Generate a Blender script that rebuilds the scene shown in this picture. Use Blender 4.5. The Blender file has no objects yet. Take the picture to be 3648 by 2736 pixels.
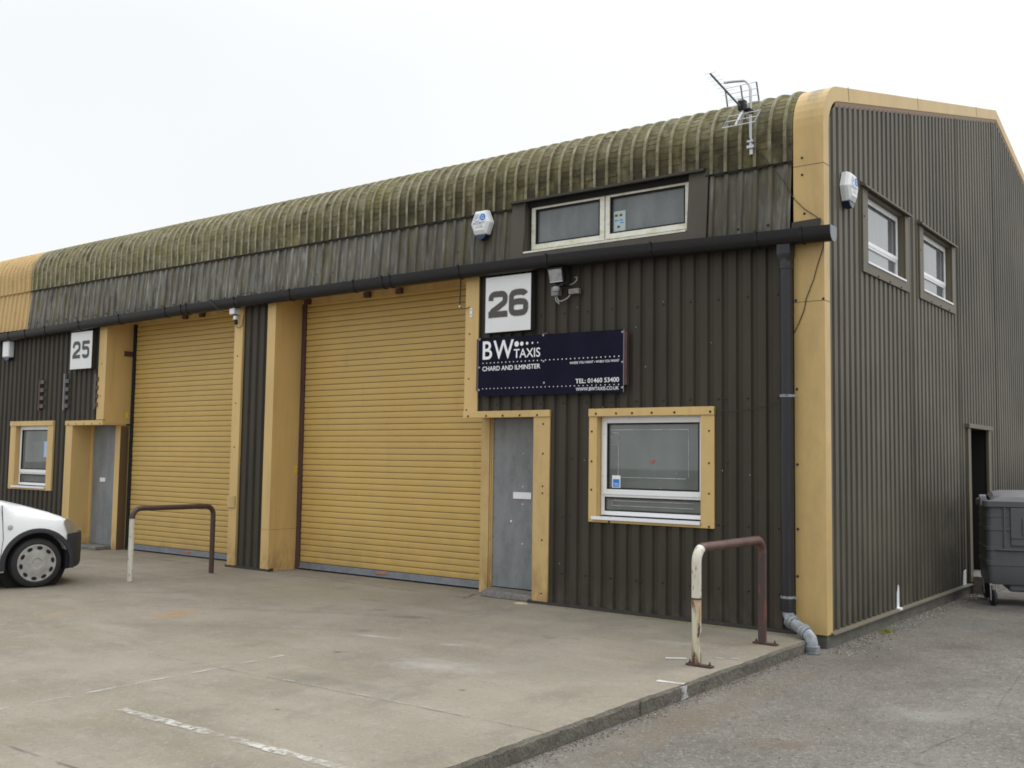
import bpy, bmesh, math, random
from mathutils import Vector, Matrix
random.seed(7)
R = math.radians
scn = bpy.context.scene
COL = scn.collection

# ---------------------------------------------------------------- camera, world, sun, exposure
CAM = Vector((3.4909, -9.5563, 1.6298))
YAW, PITCH, ROLL = 0.648982, 0.073647, 0.0143256
cd = bpy.data.cameras.new("camera"); cam = bpy.data.objects.new("camera", cd); COL.objects.link(cam)
fwd = Vector((-math.sin(YAW) * math.cos(PITCH), math.cos(YAW) * math.cos(PITCH), math.sin(PITCH)))
rt = Vector((math.cos(YAW), math.sin(YAW), 0)); up = rt.cross(fwd)
rt2 = rt * math.cos(ROLL) + up * math.sin(ROLL); up2 = -rt * math.sin(ROLL) + up * math.cos(ROLL)
m3 = Matrix((rt2, up2, -fwd)).transposed()
cam.matrix_world = Matrix.Translation(CAM) @ m3.to_4x4()
cd.sensor_width = 36; cd.lens = 36 * 3635.81 / 3648; cd.clip_end = 800; cd.clip_start = 0.05
scn.camera = cam

SUN_EL, SUN_AZ = R(54), R(33)
w = bpy.data.worlds.new("World"); scn.world = w; w.use_nodes = True
nt = w.node_tree; nt.nodes.clear()
out = nt.nodes.new("ShaderNodeOutputWorld"); bg = nt.nodes.new("ShaderNodeBackground")
sky = nt.nodes.new("ShaderNodeTexSky"); sky.sky_type = 'NISHITA'; sky.sun_disc = False
sky.sun_elevation = SUN_EL; sky.sun_rotation = SUN_AZ; sky.air_density = 1.5; sky.dust_density = 4
tc = nt.nodes.new("ShaderNodeTexCoord"); sep = nt.nodes.new("ShaderNodeSeparateXYZ")
mr = nt.nodes.new("ShaderNodeMapRange"); mr.interpolation_type = 'SMOOTHSTEP'; mr.inputs[1].default_value = .34; mr.inputs[2].default_value = 1
mr.inputs[3].default_value = 1.0; mr.inputs[4].default_value = 2.15
dp_ = nt.nodes.new("ShaderNodeVectorMath"); dp_.operation = 'DOT_PRODUCT'; dp_.inputs[1].default_value = Vector((.45, .75, .48)).normalized()
m2 = nt.nodes.new("ShaderNodeMapRange"); m2.interpolation_type = 'SMOOTHSTEP'; m2.inputs[1].default_value = .15; m2.inputs[2].default_value = .85; m2.inputs[3].default_value = 10.05; m2.inputs[4].default_value = 11.0
m3_ = nt.nodes.new("ShaderNodeMath"); m3_.operation = 'MULTIPLY'
nt.links.new(tc.outputs['Generated'], dp_.inputs[0]); nt.links.new(dp_.outputs['Value'], m2.inputs[0])
cl = nt.nodes.new("ShaderNodeTexNoise"); cl.inputs['Scale'].default_value = 1.6; cl.inputs['Detail'].default_value = 3
cm = nt.nodes.new("ShaderNodeMapRange"); cm.inputs[1].default_value = .3; cm.inputs[2].default_value = .7
cm.inputs[3].default_value = .965; cm.inputs[4].default_value = 1.03
mu = nt.nodes.new("ShaderNodeMath"); mu.operation = 'MULTIPLY'
comb = nt.nodes.new("ShaderNodeCombineColor")
mx = nt.nodes.new("ShaderNodeMix"); mx.data_type = 'RGBA'; mx.inputs[0].default_value = 0.93
nt.links.new(tc.outputs['Generated'], sep.inputs[0]); nt.links.new(sep.outputs['Z'], mr.inputs[0])
nt.links.new(tc.outputs['Generated'], cl.inputs['Vector']); nt.links.new(cl.outputs['Fac'], cm.inputs[0])
nt.links.new(mr.outputs[0], m3_.inputs[0]); nt.links.new(m2.outputs[0], m3_.inputs[1]); nt.links.new(m3_.outputs[0], mu.inputs[0]); nt.links.new(cm.outputs[0], mu.inputs[1])
for i in range(3):
    k = nt.nodes.new("ShaderNodeMath"); k.operation = 'MULTIPLY'; k.inputs[1].default_value = (.975, 1.0, 1.015)[i]
    nt.links.new(mu.outputs[0], k.inputs[0]); nt.links.new(k.outputs[0], comb.inputs[i])
nt.links.new(sky.outputs[0], mx.inputs[6]); nt.links.new(comb.outputs[0], mx.inputs[7])
nt.links.new(mx.outputs[2], bg.inputs[0]); bg.inputs[1].default_value = 0.1
nt.links.new(bg.outputs[0], out.inputs[0])

sd = bpy.data.lights.new("sun", 'SUN'); sd.energy = 1.1; sd.angle = R(32); sd.color = (1, .965, .91)
so = bpy.data.objects.new("sun", sd); COL.objects.link(so)
# the bright part of the overcast sky is behind the building, to the right
sdir = Vector((math.sin(SUN_AZ) * math.cos(SUN_EL), math.cos(SUN_AZ) * math.cos(SUN_EL), math.sin(SUN_EL)))
so.rotation_euler = sdir.to_track_quat('Z', 'Y').to_euler(); so.location = (0, -20, 20)

scn.view_settings.view_transform = 'Standard'; scn.view_settings.look = 'None'
scn.view_settings.exposure = 0.0; scn.view_settings.gamma = 1.0
scn.render.engine = 'CYCLES'
scn.cycles.max_bounces = 8; scn.cycles.filter_width = 1.75; scn.cycles.transparent_max_bounces = 12

# ---------------------------------------------------------------- materials
def mat(name, col, rough=.6, metal=0, spec=.5, layers=(), bump=None, coat=0):
    """layers: list of (kind, colour, scale(x,y,z), lo, hi, strength)"""
    m = bpy.data.materials.new(name); m.use_nodes = True; t = m.node_tree
    p = t.nodes['Principled BSDF']; p.inputs['Roughness'].default_value = rough
    p.inputs['Metallic'].default_value = metal; p.inputs['Specular IOR Level'].default_value = spec
    p.inputs['Coat Weight'].default_value = coat
    c = tuple(col) + (1,)
    p.inputs['Base Color'].default_value = c
    tcn = t.nodes.new("ShaderNodeTexCoord"); prev = None
    for ly in layers:
        fac = noise_fac(t, tcn, ly[2], ly[3], ly[4], ly[0]);
        s = t.nodes.new("ShaderNodeMath"); s.operation = 'MULTIPLY'; s.inputs[1].default_value = ly[5]
        t.links.new(fac, s.inputs[0])
        prev = mixc(t, prev, c, ly[1], s.outputs[0])
    if prev is not None: t.links.new(prev, p.inputs['Base Color'])
    if bump:
        f = noise_fac(t, tcn, bump[0], 0, 1, 'noise')
        b = t.nodes.new("ShaderNodeBump"); b.inputs['Strength'].default_value = bump[1]; b.inputs['Distance'].default_value = bump[2]
        t.links.new(f, b.inputs['Height']); t.links.new(b.outputs[0], p.inputs['Normal'])
    return m

def noise_fac(t, tcn, sc, lo, hi, kind='noise', off=(0, 0, 0)):
    mp = t.nodes.new("ShaderNodeMapping"); mp.inputs['Scale'].default_value = sc
    if kind[-1].isdigit(): mp.inputs['Location'].default_value = (float(kind[-1]) * 7.3, float(kind[-1]) * 3.1, float(kind[-1]) * 5.7)
    t.links.new(tcn.outputs['Object'], mp.inputs[0])
    if kind.startswith('vor'):
        n = t.nodes.new("ShaderNodeTexVoronoi"); n.inputs['Scale'].default_value = 1; o = n.outputs['Distance']
    elif kind.startswith('crk'):
        n = t.nodes.new("ShaderNodeTexVoronoi"); n.feature = 'DISTANCE_TO_EDGE'; n.inputs['Scale'].default_value = 1; o = n.outputs['Distance']
    elif kind.startswith('cell'):
        n = t.nodes.new("ShaderNodeTexVoronoi"); n.inputs['Scale'].default_value = 1
        q = t.nodes.new("ShaderNodeSeparateColor"); t.links.new(n.outputs['Color'], q.inputs[0]); o = q.outputs[0]
    else:
        n = t.nodes.new("ShaderNodeTexNoise"); n.inputs['Scale'].default_value = 1; n.inputs['Detail'].default_value = 5
        n.inputs['Roughness'].default_value = .62; o = n.outputs['Fac']
    t.links.new(mp.outputs[0], n.inputs['Vector'])
    r = t.nodes.new("ShaderNodeMapRange"); r.inputs[1].default_value = lo; r.inputs[2].default_value = hi
    t.links.new(o, r.inputs[0]); return r.outputs[0]

def mixc(t, prev, c, col, facout):
    x = t.nodes.new("ShaderNodeMix"); x.data_type = 'RGBA'
    if prev is None: x.inputs[6].default_value = c
    else: t.links.new(prev, x.inputs[6])
    x.inputs[7].default_value = tuple(col) + (1,)
    t.links.new(facout, x.inputs[0]); return x.outputs[2]

def ellipse_fac(t, tcn, cx, cy, rx, ry, ang, hard=.5, nz=.5, nsc=(3, 3, 3)):
    mp = t.nodes.new("ShaderNodeMapping"); mp.vector_type = 'TEXTURE'
    mp.inputs['Location'].default_value = (cx, cy, 0); mp.inputs['Rotation'].default_value = (0, 0, R(ang)); mp.inputs['Scale'].default_value = (rx, ry, 1e4)
    t.links.new(tcn.outputs['Object'], mp.inputs[0])
    ln = t.nodes.new("ShaderNodeVectorMath"); ln.operation = 'LENGTH'; t.links.new(mp.outputs[0], ln.inputs[0])
    nf = noise_fac(t, tcn, nsc, .3, .7, 'noise')
    a = t.nodes.new("ShaderNodeMath"); a.operation = 'MULTIPLY_ADD'; t.links.new(nf, a.inputs[0]); a.inputs[1].default_value = nz; t.links.new(ln.outputs['Value'], a.inputs[2])
    r = t.nodes.new("ShaderNodeMapRange"); r.inputs[1].default_value = 1 + nz * .5; r.inputs[2].default_value = hard; t.links.new(a.outputs[0], r.inputs[0])
    return r.outputs[0]

def add_stains(m, stains, last='Base Color'):
    t = m.node_tree; p = t.nodes['Principled BSDF']; tcn = t.nodes.new("ShaderNodeTexCoord")
    ln = [l for l in t.links if l.to_node == p and l.to_socket.name == 'Base Color']
    prev = ln[0].from_socket if ln else None
    for (cx, cy, rx, ry, ang, col, s, nz, nsc) in stains:
        f = ellipse_fac(t, tcn, cx, cy, rx, ry, ang, .35, nz, nsc)
        k = t.nodes.new("ShaderNodeMath"); k.operation = 'MULTIPLY'; k.inputs[1].default_value = s; t.links.new(f, k.inputs[0])
        prev = mixc(t, prev, tuple(p.inputs['Base Color'].default_value), col, k.outputs[0])
    t.links.new(prev, p.inputs['Base Color'])

def add_grime(m, axis, v0, v1, col, strength, sc, lo=.4, hi=.6, kind='noise2', ax2=None):
    """grime that collects along one side (axis value v0 = none, v1 = full), broken up by noise"""
    t = m.node_tree; p = t.nodes['Principled BSDF']; tcn = t.nodes.new("ShaderNodeTexCoord")
    prev = [l for l in t.links if l.to_node == p and l.to_socket.name == 'Base Color'][0].from_socket
    sp = t.nodes.new("ShaderNodeSeparateXYZ"); t.links.new(tcn.outputs['Object'], sp.inputs[0])
    r_ = t.nodes.new("ShaderNodeMapRange"); r_.inputs[1].default_value = v0; r_.inputs[2].default_value = v1; t.links.new(sp.outputs[axis], r_.inputs[0])
    f = noise_fac(t, tcn, sc, lo, hi, kind); a = t.nodes.new("ShaderNodeMath"); a.operation = 'MULTIPLY'; t.links.new(r_.outputs[0], a.inputs[0]); t.links.new(f, a.inputs[1])
    if ax2:
        r2 = t.nodes.new("ShaderNodeMapRange"); r2.inputs[1].default_value = ax2[1]; r2.inputs[2].default_value = ax2[2]; t.links.new(sp.outputs[ax2[0]], r2.inputs[0])
        a2 = t.nodes.new("ShaderNodeMath"); a2.operation = 'MULTIPLY'; t.links.new(a.outputs[0], a2.inputs[0]); t.links.new(r2.outputs[0], a2.inputs[1]); a = a2
    b = t.nodes.new("ShaderNodeMath"); b.operation = 'MULTIPLY'; b.inputs[1].default_value = strength; t.links.new(a.outputs[0], b.inputs[0])
    t.links.new(mixc(t, prev, (0, 0, 0, 1), col, b.outputs[0]), p.inputs['Base Color'])

M = {}
YC = (.56, .395, .175)
M['trim'] = mat('cream_yellow_painted_steel', (.64, .445, .185), .45, spec=.35, layers=[('noise', (.46, .32, .135), (1.5, 1.5, .7), .35, .7, .6), ('noise1', (.42, .29, .13), (12, 12, .9), .52, .76, .5), ('noise2', (.25, .16, .08), (26, 26, 12), .66, .78, .55)], bump=((2, 2, 2), .15, .01))
M['trim_dirty'] = mat('stained_yellow_steel', (.55, .385, .17), .5, spec=.35, layers=[('noise', (.40, .26, .11), (6, 6, 2.2), .46, .72, .7), ('noise3', (.30, .28, .09), (4, 4, .9), .54, .72, .7), ('noise2', (.22, .13, .07), (22, 22, 8), .64, .76, .6)])
M['corner_trim'] = mat('corner_yellow_steel', (.58, .405, .165), .42, spec=.35, layers=[('noise', (.45, .31, .13), (2, 2, .8), .4, .72, .6), ('noise1', (.46, .325, .15), (9, 9, 1.0), .5, .78, .35), ('noise2', (.32, .23, .11), (30, 30, 20), .70, .8, .3)], bump=((1.3, 1.3, 1.3), .3, .03))
M['shutter'] = mat('yellow_shutter_paint', (.58, .395, .125), .42, spec=.35, layers=[('noise', (.48, .325, .105), (.9, .9, .9), .35, .7, .7), ('noise1', (.34, .215, .08), (4, 4, 1.6), .58, .80, .3), ('noise2', (.44, .31, .12), (.6, .6, 14), .5, .7, .35), ('noise3', (.2, .13, .07), (16, 16, 16), .68, .78, .4)])
M['galv'] = mat('grey_galvanised_steel', (.24, .26, .29), .5, .3, layers=[('noise', (.17, .185, .21), (7, 7, 7), .4, .65, .8), ('cell1', (.30, .32, .345), (55, 55, 55), .55, .95, .35)])
M['door'] = mat('grey_galvanised_door', (.235, .248, .258), .5, .1, spec=.3, layers=[('noise', (.155, .165, .175), (6, 6, 2.2), .42, .62, .7), ('cell', (.25, .265, .28), (70, 70, 40), .6, 1, .45), ('noise2', (.13, .14, .15), (14, 14, 14), .56, .76, .5)])
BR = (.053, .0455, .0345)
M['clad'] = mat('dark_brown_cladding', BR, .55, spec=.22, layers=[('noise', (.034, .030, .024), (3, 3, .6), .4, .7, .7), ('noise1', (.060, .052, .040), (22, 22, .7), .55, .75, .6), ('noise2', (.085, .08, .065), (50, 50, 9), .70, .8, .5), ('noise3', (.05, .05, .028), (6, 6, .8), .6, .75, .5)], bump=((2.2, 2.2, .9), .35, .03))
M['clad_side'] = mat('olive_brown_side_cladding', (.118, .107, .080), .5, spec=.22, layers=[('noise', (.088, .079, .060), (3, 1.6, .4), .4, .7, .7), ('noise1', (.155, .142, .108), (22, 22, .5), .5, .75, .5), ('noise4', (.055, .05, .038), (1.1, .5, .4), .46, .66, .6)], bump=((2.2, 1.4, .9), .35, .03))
M['clad_up'] = mat('weathered_grey_cladding', (.175, .167, .142), .6, spec=.25, layers=[('noise', (.075, .069, .054), (14, 14, .55), .42, .62, .8), ('noise1', (.33, .33, .31), (24, 24, 1.5), .53, .66, .85), ('noise2', (.155, .130, .040), (8, 8, .7), .54, .66, .85), ('noise3', (.04, .036, .028), (6, 6, 2.0), .56, .72, .6)])
M['roof_pan'] = mat('mossy_pan', (.185, .165, .098), .85, spec=.2, layers=[('noise', (.285, .262, .175), (3.4, 5, 5), .38, .60, .85), ('noise1', (.065, .055, .034), (8, 8, 6), .48, .68, .85), ('noise2', (.25, .24, .16), (30, 30, 30), .55, .75, .6), ('noise3', (.21, .195, .06), (3, 3, 3), .46, .66, .6)], bump=((60, 60, 60), .5, .01))
M['roof_rib'] = mat('pale_weathered_rib', (.38, .355, .26), .8, spec=.2, layers=[('noise', (.18, .165, .09), (7, 7, 7), .35, .62, .9), ('noise1', (.38, .37, .30), (16, 16, 16), .5, .72, .6), ('noise2', (.07, .062, .038), (18, 18, 9), .56, .74, .7)], bump=((60, 60, 60), .4, .01))
M['yel_up'] = mat('yellow_cladding', (.56, .395, .18), .6, layers=[('noise', (.46, .31, .12), (10, 10, .8), .42, .65, .7), ('noise1', (.36, .21, .08), (7, 7, 3), .54, .74, .6)])
M['roof'] = mat('roof_sheet', (.2, .195, .17), .8, layers=[('noise', (.12, .12, .07), (2, 2, 2), .4, .7, .8)])
M['black'] = mat('black_plastic', (.010, .010, .011), .38, spec=.3, layers=[('noise', (.022, .022, .023), (9, 40, 40), .5, .8, .6)])
M['pipe'] = mat('black_downpipe', (.02, .0205, .024), .35, spec=.4, layers=[('noise', (.06, .06, .062), (20, 20, 1.2), .5, .75, .5)])
M['greypipe'] = mat('scuffed_grey_pipe', (.29, .315, .34), .45, layers=[('noise', (.17, .18, .185), (14, 14, 14), .42, .6, .8), ('noise1', (.05, .055, .05), (25, 25, 25), .6, .68, .9)])
M['upvc'] = mat('white_upvc', (.80, .81, .83), .3, layers=[('noise', (.68, .68, .66), (5, 5, 5), .5, .8, .4)])
M['upvc_dirty'] = mat('grimy_white_upvc', (.74, .73, .66), .4, layers=[('noise', (.45, .45, .25), (9, 9, 14), .45, .7, .7), ('noise1', (.5, .42, .25), (16, 16, 30), .55, .75, .6)])
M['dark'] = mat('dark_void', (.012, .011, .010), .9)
M['darkbrown'] = mat('dark_brown_flashing', (.040, .035, .029), .55, spec=.25, layers=[('noise', (.035, .03, .028), (5, 5, 5), .4, .7, .7), ('noise1', (.11, .105, .095), (30, 30, 3), .6, .78, .5)])
M['surround'] = mat('brown_surround_panel', (.080, .070, .056), .5, spec=.3, layers=[('noise', (.055, .048, .038), (3, 3, 1.5), .4, .7, .7)], bump=((2, 2, 2), .2, .02))
M['redbrown'] = mat('red_brown_primer', (.095, .045, .042), .6, layers=[('noise', (.04, .028, .028), (12, 12, 3), .45, .7, .7)])
M['sideflash'] = mat('olive_brown_flashing', (.125, .108, .074), .5, spec=.3, layers=[('noise', (.11, .098, .07), (6, 6, 6), .4, .7, .7)])
M['soffit'] = mat('tan_soffit', (.24, .15, .085), .6, layers=[('noise', (.2, .13, .07), (12, 12, 12), .5, .75, .7)])
M['bolt'] = mat('weathered_bolt', (.035, .028, .022), .5, .0, spec=.3)
M['boltlight'] = mat('pale_screw_cap', (.38, .38, .38), .4, .2)
M['white'] = mat('white_plastic', (.76, .78, .80), .3)
M['signwhite'] = mat('white_sign_board', (.72, .74, .75), .35, layers=[('noise', (.62, .64, .63), (3, 3, 3), .45, .8, .6)])
M['navy'] = mat('navy_sign_panel', (.0045, .004, .017), .4, spec=.10, layers=[('noise', (.009, .008, .027), (3, 3, 3), .4, .7, .7)])
M['print'] = mat('white_lettering', (.82, .83, .85), .4)
M['digit'] = mat('dark_brown_digit', (.062, .052, .046), .5, layers=[('noise', (.09, .08, .07), (20, 20, 20), .5, .75, .5)])
M['digit_edge'] = mat('peeled_digit_edge', (.45, .45, .42), .6, layers=[('noise', (.12, .12, .11), (38, 38, 38), .42, .58, .9)])
M['blue'] = mat('blue_print', (.02, .20, .62), .4)
M['bluelight'] = mat('pale_blue_print', (.35, .52, .75), .4)
M['greyprint'] = mat('grey_print', (.10, .11, .15), .5)
M['lens'] = mat('dark_blue_lens', (.008, .022, .06), .15)
M['red'] = mat('red_print', (.36, .10, .08), .5)
M['alu'] = mat('aluminium', (.55, .56, .57), .35, .7)
M['aluw'] = mat('bright_aluminium', (.72, .73, .74), .4, .3)
M['teal'] = mat('grey_green_plastic', (.11, .15, .165), .45)
M['cable'] = mat('black_cable', (.015, .014, .014), .5)
M['cablew'] = mat('pale_cable', (.42, .42, .40), .5)
M['hoopwhite'] = mat('chipped_white_paint', (.66, .64, .58), .5, layers=[('noise', (.52, .48, .36), (6, 6, 2), .4, .62, .7), ('noise1', (.16, .075, .04), (34, 34, 12), .60, .66, .95)])
M['hoopcream'] = mat('rust_stained_cream_paint', (.55, .52, .40), .55, layers=[('noise1', (.40, .31, .15), (20, 20, 2.2), .42, .60, .8), ('noise3', (.30, .13, .04), (30, 30, 3), .52, .62, .85), ('noise2', (.075, .04, .03), (24, 24, 6), .56, .62, 1.0)])
add_grime(M['hoopcream'], 2, .22, .02, (.07, .036, .026), .95, (26, 26, 9), .42, .52)
add_grime(M['hoopcream'], 2, .36, .53, (.42, .20, .06), .9, (40, 40, 3), .44, .60, 'noise3')
M['jambbrown'] = mat('brown_jamb', (.12, .075, .038), .5)
M['rust'] = mat('rust_brown_paint', (.115, .055, .046), .5, layers=[('noise', (.065, .035, .034), (7, 7, 7), .42, .65, .8), ('noise1', (.20, .09, .07), (18, 18, 18), .6, .8, .4)])
M['redrust'] = mat('red_rust_flaking_paint', (.06, .038, .035), .6, layers=[('noise', (.17, .045, .032), (17, 17, 5), .52, .60, .8), ('noise2', (.025, .025, .028), (26, 26, 6), .62, .7, .9)])
M['darkrust'] = mat('dark_rusty_paint', (.060, .036, .030), .5, layers=[('noise', (.075, .045, .04), (12, 12, 5), .5, .7, .7)])
M['plate'] = mat('rusty_plate', (.085, .042, .034), .7, layers=[('noise', (.045, .026, .024), (20, 20, 20), .4, .65, .8)])
M['vanwhite'] = mat('white_van_paint', (.80, .82, .84), .25, coat=.5, layers=[('noise', (.70, .71, .70), (2, 2, 6), .5, .8, .5)])
M['vandark'] = mat('dark_grey_bumper_plastic', (.030, .031, .036), .65, spec=.3)
M['tyre'] = mat('tyre_rubber', (.02, .02, .021), .8, layers=[('noise', (.035, .034, .033), (8, 8, 8), .4, .7, .7)])
M['wheelcover'] = mat('dusty_silver_wheel_cover', (.37, .365, .35), .55, .0, layers=[('noise', (.25, .23, .21), (6, 6, 6), .4, .65, .8)])
M['lamp'] = mat('dusty_headlamp', (.27, .24, .20), .2)
M['vanglass'] = mat('van_glass', (.01, .012, .013), .05)
M['bin'] = mat('grey_bin_plastic', (.098, .103, .110), .45, layers=[('noise', (.075, .080, .086), (4, 4, 4), .4, .7, .6), ('noise1', (.12, .125, .13), (9, 9, 30), .6, .8, .4)])
M['binlid'] = mat('pale_grey_bin_lid', (.17, .17, .18), .45, layers=[('noise', (.13, .13, .13), (4, 4, 4), .4, .7, .6)])
M['caster'] = mat('pale_caster_bracket', (.45, .43, .40), .5)
M['copper'] = mat('tarnished_lock_plate', (.42, .20, .13), .5, layers=[('noise', (.2, .1, .07), (40, 40, 40), .4, .6, .8)])
M['sticker'] = mat('yellow_sticker', (.75, .55, .04), .5)
M['blind'] = mat('pale_blind', (.42, .46, .45), .6)
M['room'] = mat('dim_room_wall', (.10, .12, .12), .8, layers=[('noise', (.05, .06, .065), (1.5, 1.5, 1.5), .4, .6, .9)])
M['moss'] = mat('moss', (.16, .17, .035), .9)
M['step'] = mat('door_step_concrete', (.19, .18, .165), .85, layers=[('noise', (.1, .095, .09), (9, 9, 9), .42, .65, .8), ('noise1', (.27, .26, .24), (40, 40, 40), .5, .7, .6)], bump=((30, 30, 30), .6, .01))
M['plinth'] = mat('plinth_concrete', (.13, .12, .105), .9, layers=[('noise', (.07, .068, .058), (4, 4, 8), .42, .65, .8), ('noise1', (.20, .19, .175), (22, 22, 22), .5, .75, .5), ('noise2', (.10, .115, .045), (3, 3, 9), .55, .7, .5)], bump=((25, 25, 25), .6, .01))

add_grime(M['roof_pan'], 2, 5.18, 4.88, (.040, .034, .022), .95, (5, 5, 3), .30, .54, ax2=(0, -10, -5))
add_grime(M['roof_pan'], 2, 4.95, 4.66, (.06, .054, .038), .5, (5, 5, 3), .36, .60)
add_grime(M['roof_pan'], 0, -9, -2.5, (.10, .084, .036), .55, (4, 4, 4), .38, .6, 'noise4')
add_grime(M['roof_rib'], 0, -9, -2.5, (.17, .15, .085), .6, (5, 5, 5), .36, .6, 'noise4')
add_grime(M['roof_rib'], 2, 5.05, 4.72, (.09, .076, .05), .7, (8, 8, 4), .36, .6, ax2=(0, -11, -5))
add_grime(M['clad_up'], 0, -7.5, -4.0, (.070, .061, .046), .78, (5, 5, .8), .30, .5)
add_grime(M['clad_up'], 0, -6, -1.5, (.15, .125, .035), .75, (7, 7, .9), .54, .66, 'noise5')
add_grime(M['clad_up'], 0, -6, -1.5, (.17, .165, .15), .6, (19, 19, 1.2), .58, .70, 'noise1')
add_grime(M['clad_up'], 2, 4.42, 4.64, (.20, .20, .185), .5, (16, 16, 3), .46, .6, 'noise1')
add_grime(M['clad_up'], 2, 4.15, 3.92, (.05, .044, .034), .6, (9, 9, 3), .38, .6, 'noise3')
add_stains(M['corner_trim'], [(-.14, .24, .10, .20, 0, (.10, .08, .05), .95, .7, (15, 8, 8)), (-.12, .10, .18, .2, 0, (.34, .25, .12), .6, .8, (9, 9, 3))])
add_grime(M['trim'], 2, .5, .0, (.30, .18, .08), .7, (11, 11, 5), .40, .60)
add_grime(M['trim_dirty'], 2, .6, .05, (.26, .15, .06), .7, (9, 9, 4), .40, .60)
add_grime(M['clad'], 2, .35, .03, (.085, .080, .062), .6, (12, 12, 5), .42, .62)
add_grime(M['clad_side'], 2, 1.9, 1.1, (.020, .019, .017), .8, (1.2, .8, .8), .34, .58, 'noise4', ax2=(1, 2.6, 4.6))
add_grime(M['clad_side'], 2, .9, .05, (.035, .033, .026), .6, (3, 3, 1), .38, .6)
add_grime(M['shutter'], 2, .8, .1, (.36, .25, .11), .5, (3, 3, 3), .40, .62)

def glass(name, tint=.75, rough=.03, body=(.05, .055, .058), opaque=.25, refl=1.45):
    m = bpy.data.materials.new(name); m.use_nodes = True; t = m.node_tree; t.nodes.clear()
    o = t.nodes.new("ShaderNodeOutputMaterial"); gl = t.nodes.new("ShaderNodeBsdfGlossy"); gl.inputs['Roughness'].default_value = rough
    tr = t.nodes.new("ShaderNodeBsdfTransparent"); tr.inputs[0].default_value = (tint, tint * 1.02, tint * 1.02, 1)
    df = t.nodes.new("ShaderNodeBsdfDiffuse"); df.inputs[0].default_value = tuple(body) + (1,)
    a = t.nodes.new("ShaderNodeMixShader"); a.inputs[0].default_value = opaque
    fr = t.nodes.new("ShaderNodeFresnel"); fr.inputs[0].default_value = refl
    b = t.nodes.new("ShaderNodeMixShader"); tcn = t.nodes.new("ShaderNodeTexCoord"); nf = noise_fac(t, tcn, (3, 3, 1.2), .3, .7); mc_ = mixc(t, None, tuple(q * .72 for q in body) + (1,), tuple(q * 1.3 for q in body), nf); t.links.new(mc_, df.inputs[0])
    t.links.new(tr.outputs[0], a.inputs[1]); t.links.new(df.outputs[0], a.inputs[2])
    t.links.new(fr.outputs[0], b.inputs[0]); t.links.new(a.outputs[0], b.inputs[1]); t.links.new(gl.outputs[0], b.inputs[2])
    t.links.new(b.outputs[0], o.inputs[0]); return m
M['glass'] = glass('window_glass', .8, .02, (.25, .28, .27), .42, 1.8)
M['glass_up'] = glass('dusty_grey_glass', .4, .10, (.165, .182, .190), .88, 1.6)
M['glass_side'] = glass('mirror_like_glass', .3, .015, (.30, .33, .34), .5, 4.5)

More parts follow.
